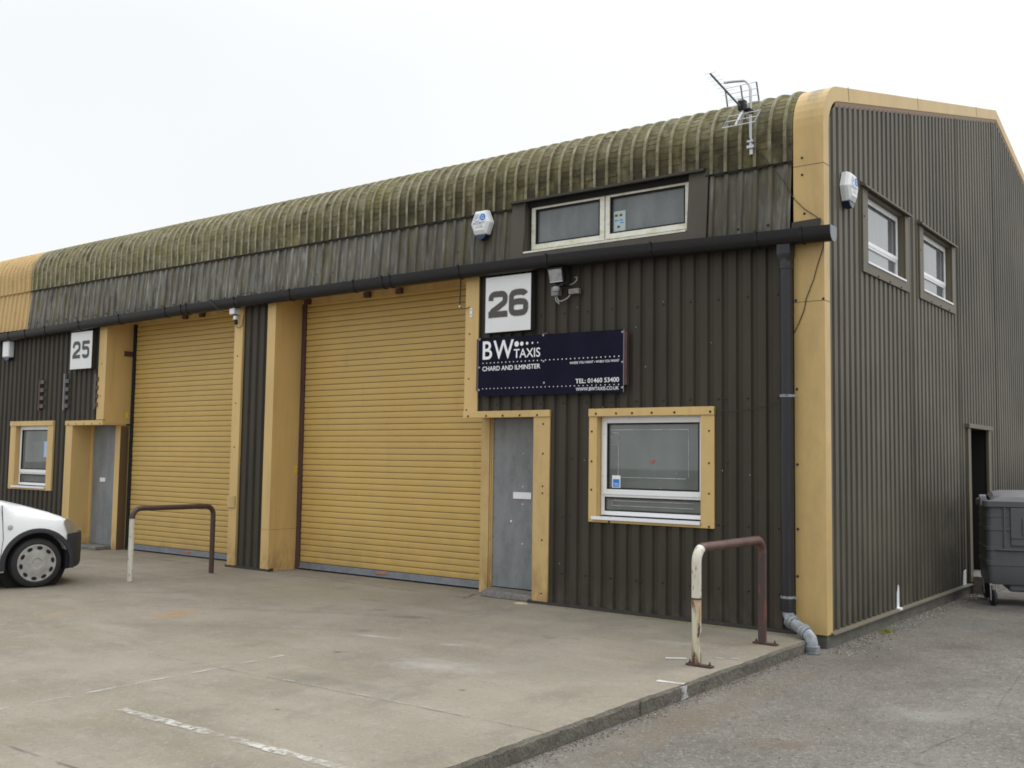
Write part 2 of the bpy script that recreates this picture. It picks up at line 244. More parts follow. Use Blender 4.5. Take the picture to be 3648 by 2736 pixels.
# concrete yard
m = mat('yard_concrete', (.258, .226, .178), .85, spec=.3, layers=[
    ('noise', (.190, .165, .126), (.55, .55, .55), .40, .60, .85), ('noise1', (.215, .192, .140), (1.3, .5, 1), .48, .66, .7),
    ('noise2', (.305, .276, .226), (.6, 1.7, 1), .46, .68, .6), ('noise3', (.165, .150, .122), (2.2, 1.1, 3), .53, .70, .6),
    ('noise4', (.31, .292, .255), (9, 9, 9), .54, .72, .4), ('noise1', (.18, .163, .135), (5, 11, 5), .56, .74, .35), ('cell1', (.35, .335, .305), (75, 75, 75), .90, .96, .35),
    ('cell2', (.14, .127, .105), (60, 60, 60), .92, .97, .35), ('noise5', (.19, .172, .142), (60, 60, 60), .52, .68, .35)],
    bump=((45, 45, 45), .35, .008))
RU = (.32, .17, .065)
add_stains(m, [(-5.65, -3.16, .18, .38, 22, RU, .85, .9, (11, 11, 11)), (-6.55, -3.9, .1, .5, 10, (.33, .22, .10), .5, .6, (5, 5, 5)),
               (-3.75, -1.72, .30, .12, 25, (.10, .09, .08), .8, .6, (9, 9, 9)), (-4.3, -1.55, .12, .06, 10, (.11, .10, .09), .6, .6, (9, 9, 9)),
               (-1.95, -1.75, .09, .03, 20, (.09, .085, .08), .8, .4, (20, 20, 20)), (-2.05, -1.68, .06, .02, 20, (.10, .09, .085), .8, .4, (20, 20, 20)),
               (-1.75, -1.62, .07, .03, 10, (.10, .09, .085), .7, .4, (20, 20, 20)), (-2.3, -4.35, .45, .22, 0, (.155, .145, .12), .75, .7, (7, 7, 7)),
               (-1.75, -4.25, .5, .12, 3, (.165, .155, .13), .6, .7, (7, 7, 7)), (-1.9, -3.4, .55, .28, 15, (.37, .36, .335), .6, .9, (8, 8, 8)),
               (-3.5, -2.6, .13, .10, 0, (.12, .115, .10), .7, .6, (9, 9, 9)), (-3.2, -2.75, .3, .05, 15, (.42, .41, .39), .7, .7, (14, 14, 14)),
               (-2.4, -2.6, .16, .05, 30, (.43, .42, .40), .6, .8, (16, 16, 16)), (-1.25, -2.9, 1.1, .5, 10, (.21, .20, .17), .45, .8, (3, 3, 3)),
               (-.45, -1.9, .35, .9, -10, (.19, .17, .145), .6, .8, (5, 5, 5)), (-.30, -.7, .45, .5, 0, (.20, .165, .12), .55, .8, (8, 8, 8)),
               (-1.6, -.10, 1.9, .16, 0, (.17, .175, .085), .75, .6, (5, 5, 5)), (-5.9, -1.1, 2.1, .75, 3, (.235, .215, .150), .6, .8, (2, 2, 2)),
               (-6.7, -.9, .3, .10, 20, (.36, .22, .12), .45, .8, (8, 8, 8)), (-5.75, -.75, .25, .07, 20, (.34, .22, .12), .4, .8, (8, 8, 8)),
               (-8.1, -1.0, .1, .6, 0, (.20, .12, .08), .5, .7, (9, 9, 9)), (-7.3, -2.4, .9, .12, 40, (.15, .14, .125), .5, .8, (5, 5, 5)),
               (-8.85, -.1, .3, .08, 10, (.42, .17, .06), .7, .6, (9, 9, 9)), (-4.2, -5.2, 1.3, .8, 20, (.31, .285, .24), .35, .9, (2, 2, 2)),
               (-9.0, -3.1, 1.4, .9, 0, (.15, .142, .128), .5, .7, (2, 2, 2)), (-5.2, -2.4, 2.2, .10, 28, (.16, .148, .125), .5, .8, (4, 4, 4)), (-4.6, -3.3, 2.0, .09, 33, (.165, .15, .125), .45, .8, (4, 4, 4)), (-2.9, -3.5, .05, .05, 0, (.06, .055, .05), .8, .4, (30, 30, 30)), (-1.2, -3.9, .04, .03, 0, (.06, .055, .05), .8, .4, (30, 30, 30)), (-1.75, -5.1, .03, .02, 0, (.05, .045, .04), .8, .4, (30, 30, 30)), (-4.9, -1.1, .25, .06, 12, (.10, .093, .08), .6, .8, (12, 12, 12)), (-.9, -1.2, .5, .14, 15, (.35, .34, .31), .5, 1.0, (14, 14, 14))])
M['yard'] = m
m = mat('tarmac', (.160, .148, .128), .88, spec=.3, layers=[
    ('noise', (.125, .115, .098), (.5, .5, .5), .40, .60, .85), ('noise1', (.215, .204, .184), (.9, .7, 1), .48, .68, .7),
    ('noise2', (.130, .106, .080), (1.0, .5, 1), .54, .72, .5), ('noise3', (.13, .12, .104), (3.4, 2.6, 3), .50, .66, .75), ('cell', (.34, .325, .295), (55, 55, 55), .90, .97, .4),
    ('cell1', (.085, .078, .068), (50, 50, 50), .82, .93, .45), ('cell2', (.33, .31, .275), (110, 110, 110), .76, .92, .3),
    ('noise5', (.085, .076, .062), (9, 7, 9), .56, .70, .6), ('noise4', (.10, .092, .078), (38, 38, 38), .52, .66, .6), ('noise1', (.27, .255, .225), (30, 30, 30), .60, .70, .5)], bump=((60, 60, 60), .6, .012))
add_stains(m, [(.22, -3.2, .26, 2.6, 0, (.150, .112, .076), .6, .8, (5, 5, 5)), (.95, -3.35, .28, .12, 30, (.14, .092, .06), .6, .7, (9, 9, 9)),
               (.55, -3.6, .12, .06, 30, (.08, .07, .065), .6, .7, (9, 9, 9)), (.45, -.1, .6, 1.1, 0, (.082, .073, .060), .7, .9, (3, 3, 3)),
               (1.6, 2.6, 1.8, 1.3, 0, (.088, .084, .078), .7, .9, (1.6, 1.6, 1.6)), (1.6, 5.0, 1.8, 1.6, 0, (.075, .071, .066), .75, .8, (3, 3, 3)), (.9, 1.0, .5, .3, 20, (.075, .07, .06), .6, .9, (5, 5, 5)), (1.3, -.9, .6, .25, 50, (.095, .088, .075), .6, .9, (4, 4, 4)), (1.5, -1.9, .7, .3, 40, (.275, .262, .24), .5, .8, (3, 3, 3))])
M['tarmac'] = m
m = mat('kerb_concrete', (.150, .138, .112), .9, layers=[('noise', (.085, .078, .060), (5, 5, 9), .40, .62, .8), ('noise1', (.25, .235, .20), (28, 28, 28), .55, .72, .5),
    ('noise2', (.07, .065, .058), (45, 45, 20), .58, .7, .7)], bump=((40, 40, 30), 1.0, .03))
M['kerb'] = m

def paint_mat(name, lo, hi, col=(.58, .57, .53), sc=(20, 20, 20), amt=.8):
    m = bpy.data.materials.new(name); m.use_nodes = True; t = m.node_tree; p = t.nodes['Principled BSDF']
    p.inputs['Base Color'].default_value = tuple(col) + (1,); p.inputs['Roughness'].default_value = .8
    tcn = t.nodes.new("ShaderNodeTexCoord"); a = noise_fac(t, tcn, sc, lo, hi); b = noise_fac(t, tcn, (2.3, 2.3, 2.3), .36, .58, 'noise3')
    k = t.nodes.new("ShaderNodeMath"); k.operation = 'MULTIPLY'; t.links.new(a, k.inputs[0]); t.links.new(b, k.inputs[1])
    g_ = t.nodes.new("ShaderNodeMath"); g_.operation = 'MULTIPLY'; g_.inputs[1].default_value = amt; t.links.new(k.outputs[0], g_.inputs[0]); t.links.new(g_.outputs[0], p.inputs['Alpha']); return m
M['line'] = paint_mat('worn_white_line_paint', .38, .56)
M['line_faint'] = paint_mat('faint_white_line_paint', .42, .62, (.45, .44, .41), (9, 9, 9), .5)
M['line2'] = paint_mat('patchy_white_line_paint', .40, .60, (.54, .53, .50), (12, 5, 12), .75)
M['chalk'] = paint_mat('white_paint_daub', .30, .42, (.74, .75, .76))
M['joint'] = paint_mat('dirt_filled_joint', .35, .5, (.07, .065, .05), (11, 11, 11), .62)
M['joint2'] = paint_mat('faint_slab_joint', .38, .56, (.10, .092, .075), (6, 6, 6), .45)

# ---------------------------------------------------------------- mesh builder
class MB:
    def __init__(s): s.v = []; s.f = []; s.m = []
    def add(s, pts, faces, mi=0):
        b = len(s.v); s.v += [tuple(p) for p in pts]
        for f in faces: s.f.append([b + i for i in f]); s.m.append(mi)
    def box(s, x0, x1, y0, y1, z0, z1, mi=0):
        p = [(x, y, z) for z in (z0, z1) for y in (y0, y1) for x in (x0, x1)]
        s.add(p, [(0, 2, 3, 1), (4, 5, 7, 6), (0, 1, 5, 4), (2, 6, 7, 3), (0, 4, 6, 2), (1, 3, 7, 5)], mi); return s
    def hexa(s, p, mi=0):
        s.add(p, [(0, 2, 3, 1), (4, 5, 7, 6), (0, 1, 5, 4), (2, 6, 7, 3), (0, 4, 6, 2), (1, 3, 7, 5)], mi); return s
    def quad(s, a, b, c, d, mi=0): s.add([a, b, c, d], [(0, 1, 2, 3)], mi); return s
    def prism(s, poly, f0, f1, mi=0, caps=True):
        """poly: 2d list; f0/f1 map 2d point -> 3d for both ends"""
        n = len(poly); s.add([f0(p) for p in poly] + [f1(p) for p in poly], [(i, (i + 1) % n, n + (i + 1) % n, n + i) for i in range(n)] + ([tuple(range(n))[::-1], tuple(range(n, 2 * n))] if caps else []), mi); return s
    def tube(s, path, r, n=12, caps=True, mi=0):
        path = [Vector(p) for p in path]; rr = r if isinstance(r, (list, tuple)) else [r] * len(path)
        t = (path[1] - path[0]).normalized(); a = Vector((0, 0, 1)) if abs(t.z) < .9 else Vector((1, 0, 0))
        u = t.cross(a).normalized(); rings = []; b = len(s.v)
        for i, p in enumerate(path):
            if i == 0: d = path[1] - path[0]
            elif i == len(path) - 1: d = path[-1] - path[-2]
            else: d = (path[i + 1] - p).normalized() + (p - path[i - 1]).normalized()
            d.normalize(); u = (u - d * u.dot(d)).normalized(); w_ = d.cross(u)
            for k in range(n):
                th = 2 * math.pi * k / n; s.v.append(tuple(p + (u * math.cos(th) + w_ * math.sin(th)) * rr[i]))
        L = len(path)
        for i in range(L - 1):
            for k in range(n):
                s.f.append([b + i * n + k, b + i * n + (k + 1) % n, b + (i + 1) * n + (k + 1) % n, b + (i + 1) * n + k]); s.m.append(mi)
        if caps:
            s.f.append([b + k for k in range(n)][::-1]); s.m.append(mi); s.f.append([b + (L - 1) * n + k for k in range(n)]); s.m.append(mi)
        return s
    def lathe(s, o, ax, prof, n=32, mi=0):
        """prof: (dist along ax, radius)"""
        o = Vector(o); ax = Vector(ax).normalized(); a = Vector((0, 0, 1)) if abs(ax.z) < .9 else Vector((1, 0, 0)); u = ax.cross(a).normalized(); w_ = ax.cross(u)
        b = len(s.v)
        for d, r in prof:
            for k in range(n):
                th = 2 * math.pi * k / n; s.v.append(tuple(o + ax * d + (u * math.cos(th) + w_ * math.sin(th)) * max(r, 1e-4)))
        for i in range(len(prof) - 1):
            for k in range(n):
                s.f.append([b + i * n + k, b + i * n + (k + 1) % n, b + (i + 1) * n + (k + 1) % n, b + (i + 1) * n + k]); s.m.append(mi)
        return s
    def bolt(s, x, y, z, r=.009, d=(0, -1, 0)):
        s.lathe((x, y, z), d, [(0, r * 1.35), (.003, r * 1.3), (.004, r), (r * .9, r * .8), (r * 1.15, 0)], 8); return s
    def build(s, name, mats, parent=None, smooth=False, bevel=0, recalc=True, seg=2):
        me = bpy.data.meshes.new(name); me.from_pydata(s.v, [], s.f)
        mats = mats if isinstance(mats, (list, tuple)) else [mats]
        for q in mats: me.materials.append(M[q] if isinstance(q, str) else q)
        for i, p in enumerate(me.polygons): p.material_index = s.m[i]
        if recalc:
            bm = bmesh.new(); bm.from_mesh(me); bmesh.ops.recalc_face_normals(bm, faces=bm.faces); bm.to_mesh(me); bm.free()
        if smooth:
            for p in me.polygons: p.use_smooth = True
            try: me.set_sharp_from_angle(angle=R(38))
            except Exception: pass
        me.update()
        o = bpy.data.objects.new(name, me); COL.objects.link(o)
        if parent: par(o, parent)
        if bevel:
            b = o.modifiers.new('bevel', 'BEVEL'); b.width = bevel; b.segments = seg; b.limit_method = 'ANGLE'; b.angle_limit = R(40)
        return o
def par(o, p):
    o.parent = p; o.matrix_parent_inverse = wm(p).inverted()
def wm(o):
    l = Matrix.Translation(o.location) @ o.rotation_euler.to_matrix().to_4x4()
    return l if o.parent is None else wm(o.parent) @ o.matrix_parent_inverse @ l
def tag(o, label=None, cat=None, group=None, kind=None):
    if label: o['label'] = label
    if cat: o['category'] = cat
    if group: o['group'] = group
    if kind: o['kind'] = kind
    return o
def thing(name, label, cat, loc=(0, 0, 0), rz=0, group=None):
    o = bpy.data.objects.new(name, None); o.empty_display_size = .1; COL.objects.link(o); o.location = loc; o.rotation_euler = (0, 0, rz)
    return tag(o, label, cat, group)
def local(o, p):   # child whose mesh is written in the thing's own axes
    o.parent = p; o.matrix_parent_inverse = Matrix.Identity(4); return o
def lerp(a, b, t): return a + (b - a) * t

def merge(dst, mb, m, bevel=0):
    """puts the faces of a builder into an existing mesh as one more material"""
    me = dst.data; me.materials.append(M[m]); mi = len(me.materials) - 1
    bm = bmesh.new(); bm.from_mesh(me); vs = [bm.verts.new(v) for v in mb.v]
    for f in mb.f:
        try: q = bm.faces.new([vs[i] for i in f]); q.material_index = mi; q.smooth = False
        except ValueError: pass
    bm.to_mesh(me); bm.free(); me.update(); return dst
def split(o):
    """one object per loose piece, all with the same name and parent"""
    me = o.data; n = len(me.vertices); p = list(range(n))
    def fd(a):
        while p[a] != a: p[a] = p[p[a]]; a = p[a]
        return a
    for e in me.edges:
        a, b = fd(e.vertices[0]), fd(e.vertices[1])
        if a != b: p[a] = b
    groups = {}
    for f in me.polygons: groups.setdefault(fd(f.vertices[0]), []).append(f)
    if len(groups) < 2: return [o]
    res = []
    for g_, fs in groups.items():
        ids = sorted({v for f in fs for v in f.vertices}); mp = {v: i for i, v in enumerate(ids)}
        m2 = bpy.data.meshes.new(me.name); m2.from_pydata([me.vertices[v].co[:] for v in ids], [], [[mp[v] for v in f.vertices] for f in fs])
        for q in me.materials: m2.materials.append(q)
        for i, f in enumerate(fs): m2.polygons[i].material_index = f.material_index; m2.polygons[i].use_smooth = f.use_smooth
        q = o.copy(); q.data = m2; COL.objects.link(q); res.append(q)
    nm = o.name.split('.')[0]; bpy.data.objects.remove(o)
    for q in res: q.name = nm
    return res

# corrugated sheet: profile positions along the run axis
PITCH_C = .1595
def profile(a0, a1, phase, kind):
    # (offset within pitch, depth 0 = outer face, 1 = inner face)
    if kind == 'wide': pr = [(0, 0), (.084, 0), (.099, 1), (.144, 1)]
    else: pr = [(0, 0), (.036, 0), (.048, 1), (.1475, 1)]
    pts = []; k = math.floor((a0 - phase) / PITCH_C) - 1
    while phase + k * PITCH_C < a1:
        for o, d in pr: pts.append((phase + k * PITCH_C + o, d))
        k += 1
    def dep(a):
        for i in range(len(pts) - 1):
            if pts[i][0] <= a <= pts[i + 1][0]: return lerp(pts[i][1], pts[i + 1][1], (a - pts[i][0]) / (pts[i + 1][0] - pts[i][0]))
        return pts[-1][1]
    return [(a0, dep(a0))] + [p for p in pts if a0 < p[0] < a1] + [(a1, dep(a1))], dep
def corrugate(mb, a0, a1, z0, z1, place, phase=0, kind='wide', holes=(), zr=(), mi=(0, 0)):
    """place(a, depth, z) -> xyz ; z1 float or function of a; zr extra z rows"""
    pts, dep = profile(a0, a1, phase, kind)
    xs = sorted(set([p[0] for p in pts] + [h for H in holes for h in H[:2] if a0 < h < a1]))
    zt = z1 if callable(z1) else (lambda a: z1)
    for i in range(len(xs) - 1):
        a, b = xs[i], xs[i + 1]
        if b - a < 1e-6: continue
        mid = (a + b) / 2; cuts = [(H[2], H[3]) for H in holes if H[0] <= mid <= H[1]]
        segs = [(z0, None)]
        lo = z0; spans = []
        for c in sorted(cuts):
            if c[0] > lo: spans.append((lo, c[0]))
            lo = max(lo, c[1])
        spans.append((lo, None))
        flat = dep(a) < .01 and dep(b) < .01
        for (u, v) in spans:
            rows = [u] + [q for q in zr if u < q < (v if v is not None else 1e9)] + [v]
            for j in range(len(rows) - 1):
                za, zb = rows[j], rows[j + 1]
                ta = zb if zb is not None else zt(a); tb = zb if zb is not None else zt(b)
                if ta <= za + 1e-5 and tb <= za + 1e-5: continue
                mb.quad(place(a, dep(a), za), place(b, dep(b), za), place(b, dep(b), max(tb, za)), place(a, dep(a), max(ta, za)), mi[0] if flat else mi[1])

# ================================================================ SETTING
yd = MB(); XK = -.09
# slab top with a chipped kerb edge along x = XK
ys = [-14 + .045 * i for i in range(int((14 - .16) / .045) + 1)]; ys[-1] = -.16
jit = [(.010 * random.random() + .006 * math.sin(y * 5.1) + .004 * math.sin(y * 23), .012 * random.random()) for y in ys]
yd.quad((-60, -60, 0), (-.2, -60, 0), (-.2, 9, 0), (-60, 9, 0))
yd.v[1] = (-.2, -60, 0)
for i in range(len(ys) - 1):
    a, b = ys[i], ys[i + 1]; (ja, ka), (jb, kb) = jit[i], jit[i + 1]
    yd.quad((-.2, a, 0), (XK - .012 - ja, a, 0), (XK - .012 - jb, b, 0), (-.2, b, 0))
    yd.quad((XK - .012 - ja, a, 0), (XK + .004 - ja * .4, a, -.014 - ka), (XK + .004 - jb * .4, b, -.014 - kb), (XK - .012 - jb, b, 0), 1)
    yd.quad((XK + .004 - ja * .4, a, -.014 - ka), (XK + .006 * math.sin(a * 9), a, -.26), (XK + .006 * math.sin(b * 9), b, -.26), (XK + .004 - jb * .4, b, -.014 - kb), 1)
yd.quad((-.2, -60, 0), (XK, -60, 0), (XK, -14, 0), (-.2, -14, 0)); yd.quad((XK, -60, 0), (XK, -60, -.26), (XK, -14, -.26), (XK, -14, 0), 1)
yd.quad((XK, -.16, -.012), (-.2, -.16, 0), (-.2, -.16, -.26), (XK, -.16, -.26), 1)
yard = yd.build('concrete_yard', ['yard', 'kerb']); tag(yard, 'stained concrete forecourt slab with a kerb edge', 'ground', kind='structure')
rd = MB(); rd.quad((-70, -140, -.3), (140, -140, -.3), (140, 140, -.3), (-70, 140, -.3)); rd.quad((-.09, -60, -.11), (60, -60, -.11), (60, 60, -.11), (-.09, 60, -.11))
rd.f = rd.f[::-1][:1] + rd.f[:1]; rd.m = [0, 0]
rd.v[0:4] = [(-200, -200, -.27), (200, -200, -.27), (200, 200, -.27), (-200, 200, -.27)]
road = rd.build('road', 'tarmac', recalc=False); tag(road, 'grey tarmac service road with pale aggregate', 'road', kind='structure')

def strip(name, pts, wd, m, z=.004, label=None):
    mb = MB(); n = len(pts)
    L = []; Rr = []
    for i, p in enumerate(pts):
        a = pts[max(0, i - 1)]; b = pts[min(n - 1, i + 1)]; d = Vector((b[0] - a[0], b[1] - a[1])).normalized(); nn = Vector((-d.y, d.x)) * wd / 2 * random.uniform(.75, 1.2)
        L.append((p[0] + nn.x, p[1] + nn.y, z)); Rr.append((p[0] - nn.x, p[1] - nn.y, z))
    for i in range(n - 1): mb.quad(Rr[i], Rr[i + 1], L[i + 1], L[i])
    return tag(mb.build(name, m, recalc=False), label, 'ground', kind='structure')
def jl(a, b, n, j): return [(lerp(a[0], b[0], i / n) + random.uniform(-j, j), lerp(a[1], b[1], i / n) + random.uniform(-j, j)) for i in range(n + 1)]
strip('painted_line', jl((-2.5, -5.745), (-.12, -5.70), 30, .006), .075, 'line', label='worn white painted line nearest the kerb end')
strip('painted_line', jl((-3.05, -6.9), (-3.10, -3.9), 30, .007), .045, 'line2', .0045, label='broken thin white painted line on the slab')
strip('painted_line', jl((-.30, -2.72), (-.09, -2.69), 6, .004), .05, 'chalk', label='short white paint mark beside the kerb')
strip('painted_line', jl((-2.4, -4.50), (-.3, -4.42), 30, .006), .035, 'line_faint', label='faint pale line along the slab joint')
strip('painted_line', jl((-3.9, -2.55), (-3.3, -1.75), 14, .01), .03, 'line_faint', label='faint pale scuffed line in the middle of the slab')
strip('slab_joint', jl((-4.0, -4.57), (-.12, -4.44), 40, .004), .016, 'joint2', .003, label='dirt filled joint across the slab')
strip('slab_joint', jl((-7.95, -.07), (-4.3, -.19), 40, .006), .020, 'joint', label='cracked joint before the wide yellow shutter')
strip('slab_joint', jl((-12.3, -.10), (-9.0, -.12), 30, .006), .020, 'joint', label='cracked joint before the far shutter')
strip('slab_joint', [(-4.30, -.18), (-4.22, -.26), (-4.30, -.05), (-4.36, .1), (-4.36, .3)], .05, 'joint', .005, label='dark broken concrete beside the door post')
strip('slab_joint', jl((-3.0, -6.62), (-1.2, -6.58), 14, .006), .02, 'joint2', .003, label='dark joint near the bottom of the photo')
strip('slab_joint', jl((-8.35, -2.0), (-8.38, -.7), 12, .008), .02, 'joint2', .003, label='joint between the feet of the far hoop')
strip('road_crack', [(1.60, -3.4), (1.66, -3.1), (1.70, -2.7), (1.78, -2.3), (1.72, -2.0), (1.80, -1.6), (1.74, -1.2), (1.70, -.6), (1.62, .4), (1.7, .9)], .018, 'joint2', -.106, label='crack wandering across the tarmac')
strip('road_crack', [(.9, -3.9), (1.1, -3.6), (1.35, -3.45), (1.6, -3.4)], .012, 'joint2', -.106, label='fine crack branching off the long one')

mb = MB(); mb.prism([(-2.76, -.012), (-2.66, -.012), (-2.67, -.05), (-2.64, -.10), (-2.75, -.105), (-2.73, -.06)], lambda p: (XK - .004, p[0], p[1]), lambda p: (XK + .0085, p[0], p[1])); tag(mb.build('painted_line', 'chalk', None), 'white paint run down the kerb face', 'ground', kind='structure')
mb = MB(); mb.box(XK - .01, XK + .0075, -3.345, -3.325, -.11, -.004); tag(mb.build('slab_joint', 'joint', None), 'dark joint down the kerb face', 'ground', kind='structure')
# gravel and grit
def pebbles(name, n, fn, label, cols):
    mb = MB()
    for i in range(n):
        x, y, z, s = fn(); a = random.random() * 6.28; q = [(1, 0, 0), (0, 1, 0), (-1, 0, 0), (0, -1, 0), (0, 0, .7), (0, 0, -.5)]
        P = []
        for p in q:
            k = s * random.uniform(.6, 1.2); X = p[0] * math.cos(a) - p[1] * math.sin(a); Y = p[0] * math.sin(a) + p[1] * math.cos(a); P.append((x + X * k, y + Y * k * .8, z + p[2] * k + .2 * s))
        mb.add(P, [(0, 1, 4), (1, 2, 4), (2, 3, 4), (3, 0, 4), (1, 0, 5), (2, 1, 5), (3, 2, 5), (0, 3, 5)], random.choice(cols))
    return tag(mb.build(name, ['peb0', 'peb1', 'peb2', 'peb3']), label, 'gravel', kind='stuff')
M['peb0'] = mat('pale_stone', (.36, .34, .31), .8); M['peb1'] = mat('grey_stone', (.17, .165, .155), .8)
M['peb2'] = mat('brown_stone', (.11, .085, .06), .9); M['peb3'] = mat('ochre_stone', (.32, .17, .07), .8)
def g_side():
    y = random.uniform(-.2, 6.2); x = .02 + abs(random.gauss(0, .11)) * (1 if y > .6 else 1.7); return x, y, -.11, random.choice([.004, .006, .008, .012])
pebbles('gravel', 2600, g_side, 'loose grey gravel along the foot of the side wall', [0, 1, 1, 2, 1, 2])
def g_kerb():
    y = random.uniform(-6, -.25); return XK + .012 + abs(random.gauss(0, .055)), y, -.11, random.choice([.003, .004, .006, .009])
pebbles('gravel', 1500, g_kerb, 'grit and chips of stone lying along the kerb', [0, 1, 2, 2, 2, 1, 3])
def g_road():
    return random.uniform(.1, 3.0), random.uniform(-4.4, 4.5), -.11, random.choice([.002, .003, .003, .004, .005, .007])
pebbles('grit', 5200, g_road, 'pale stone chips scattered over the tarmac', [0, 1, 1, 2, 0, 1])
def g_yard():
    if random.random() < .6: return random.uniform(-3.3, -.3), -.04 - abs(random.gauss(0, .10)), 0, random.choice([.002, .003, .005])
    return random.uniform(-6, -.15), random.uniform(-5.5, -.1), 0, random.choice([.0015, .002, .0035])
pebbles('grit', 420, g_yard, 'tiny stones and crumbs on the concrete slab', [0, 0, 1, 2])

# ================================================================ BUILDING
B = thing('industrial_building', 'long industrial unit with brown corrugated walls, curved mossy eaves and yellow trim', 'building', (-10, 7.6, 0))
SL = .2528; RIDGE_Y = 7.63; XL = -24.0
def front(a, d, z): return (a, .004 + .028 * d, z)
DOOR26 = (-4.48, -3.20, -1, 2.2); WIN26 = (-2.64, -1.20, .99, 2.16); OP26 = (-8.05, -4.3, -1, 5)
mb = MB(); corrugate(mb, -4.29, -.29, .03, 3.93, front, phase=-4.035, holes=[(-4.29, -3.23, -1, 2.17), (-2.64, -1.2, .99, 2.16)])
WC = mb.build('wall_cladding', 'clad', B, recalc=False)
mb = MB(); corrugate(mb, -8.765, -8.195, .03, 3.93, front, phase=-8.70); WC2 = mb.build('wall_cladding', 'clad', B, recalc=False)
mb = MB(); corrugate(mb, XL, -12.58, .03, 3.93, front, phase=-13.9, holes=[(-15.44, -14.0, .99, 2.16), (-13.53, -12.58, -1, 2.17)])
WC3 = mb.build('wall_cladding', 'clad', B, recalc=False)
# bolts of the lower cladding
mb = MB()
for z in (.367, 1.0, 2.275, 3.3):
    for k in range(24):
        x = -3.984 + k * .319 * 1.0
        if x > -.4: break
        if z < 1.5 and (x < -3.1): continue
        if z > .9 and z < 2.2 and -2.72 < x < -1.12: continue
        mb.bolt(x, .003, z, .010)
for x, z in [(-2.015, .366), (-1.995, 2.27), (-1.046, 2.275), (-2.9, 1.65), (-2.93, 1.02), (-1.02, 1.63), (-1.05, 1.0)]: mb.bolt(x, .003, z, .009)
merge(WC, mb, 'bolt'); mb = MB(); mc = MB()
for z in (.37, 1.2, 2.27, 3.2):
    mb.bolt(-8.6, .003, z, .009)
    for k in range(18): mc.bolt(-18.6 + k * .319, .003, z, .009) if not (z < 2.2) else None
merge(WC2, mb, 'bolt'); merge(WC3, mc, 'bolt')
mb = MB()
for i in range(16): mb.bolt(random.uniform(-3.1, -.5), .003, random.uniform(.3, 3.6), .004)
merge(WC, mb, 'boltlight')

# upper cladding, leaning out a little towards the gutter
def upper(a, d, z): return (a, .0 - .062 * (4.66 - z) / .74 + .026 * d, z)
UPH = (-3.60, -1.44, 4.02, 4.66)
UCS = []
for a_, b_ in ((-15.0, -3.78), (-1.22, -.33)):
    mb = MB(); corrugate(mb, a_, b_, 3.90, 4.66, upper, phase=-4.705, kind='rib'); UCS.append(mb.build('upper_cladding', 'clad_up', B, recalc=False))
mb = MB(); corrugate(mb, XL, -15.0, 3.90, 4.66, upper, phase=-4.705, kind='rib'); mb.build('upper_cladding', 'yel_up', B, recalc=False)
for o_, a_, b_ in ((UCS[0], -15, -3.85), (UCS[1], -1.15, -.4)):
    mb = MB()
    for k in range(48):
        x = -14.9 + k * .319
        if a_ < x < b_:
            mb.bolt(x, -.064, 3.99, .011)
            if random.random() < .3: mb.bolt(x + .1, -.05, 4.1 + .2 * random.random(), .008)
    merge(o_, mb, 'bolt')
# flat dark panels round the upper window
mb = MB(); z0, z1 = 3.9, 4.67
def upan(x0, x1, za, zb, t=.02):
    ya = -.062 * (4.66 - za) / .74 - .010; yb = -.062 * (4.66 - zb) / .74 - .010
    mb.hexa([(x0, ya, za), (x1, ya, za), (x0, ya + t, za), (x1, ya + t, za), (x0, yb, zb), (x1, yb, zb), (x0, yb + t, zb), (x1, yb + t, zb)])
upan(-3.78, -3.585, z0, z1); upan(-1.445, -1.22, z0, z1); upan(-3.585, -1.445, z0, 4.03)
mb.box(-3.585, -3.575, -.04, .10, 4.03, 4.67)      # left reveal
mb.build('window_surround', 'surround', B, bevel=.002)
mb = MB(); mb.hexa([(-3.79, -.062, 4.655), (-1.25, -.062, 4.655), (-3.79, .03, 4.665), (-1.25, .03, 4.665), (-3.79, -.058, 4.685), (-1.25, -.058, 4.685), (-3.79, .03, 4.70), (-1.25, .03, 4.70)])
mb.build('head_flashing', 'darkbrown', B, bevel=.003)

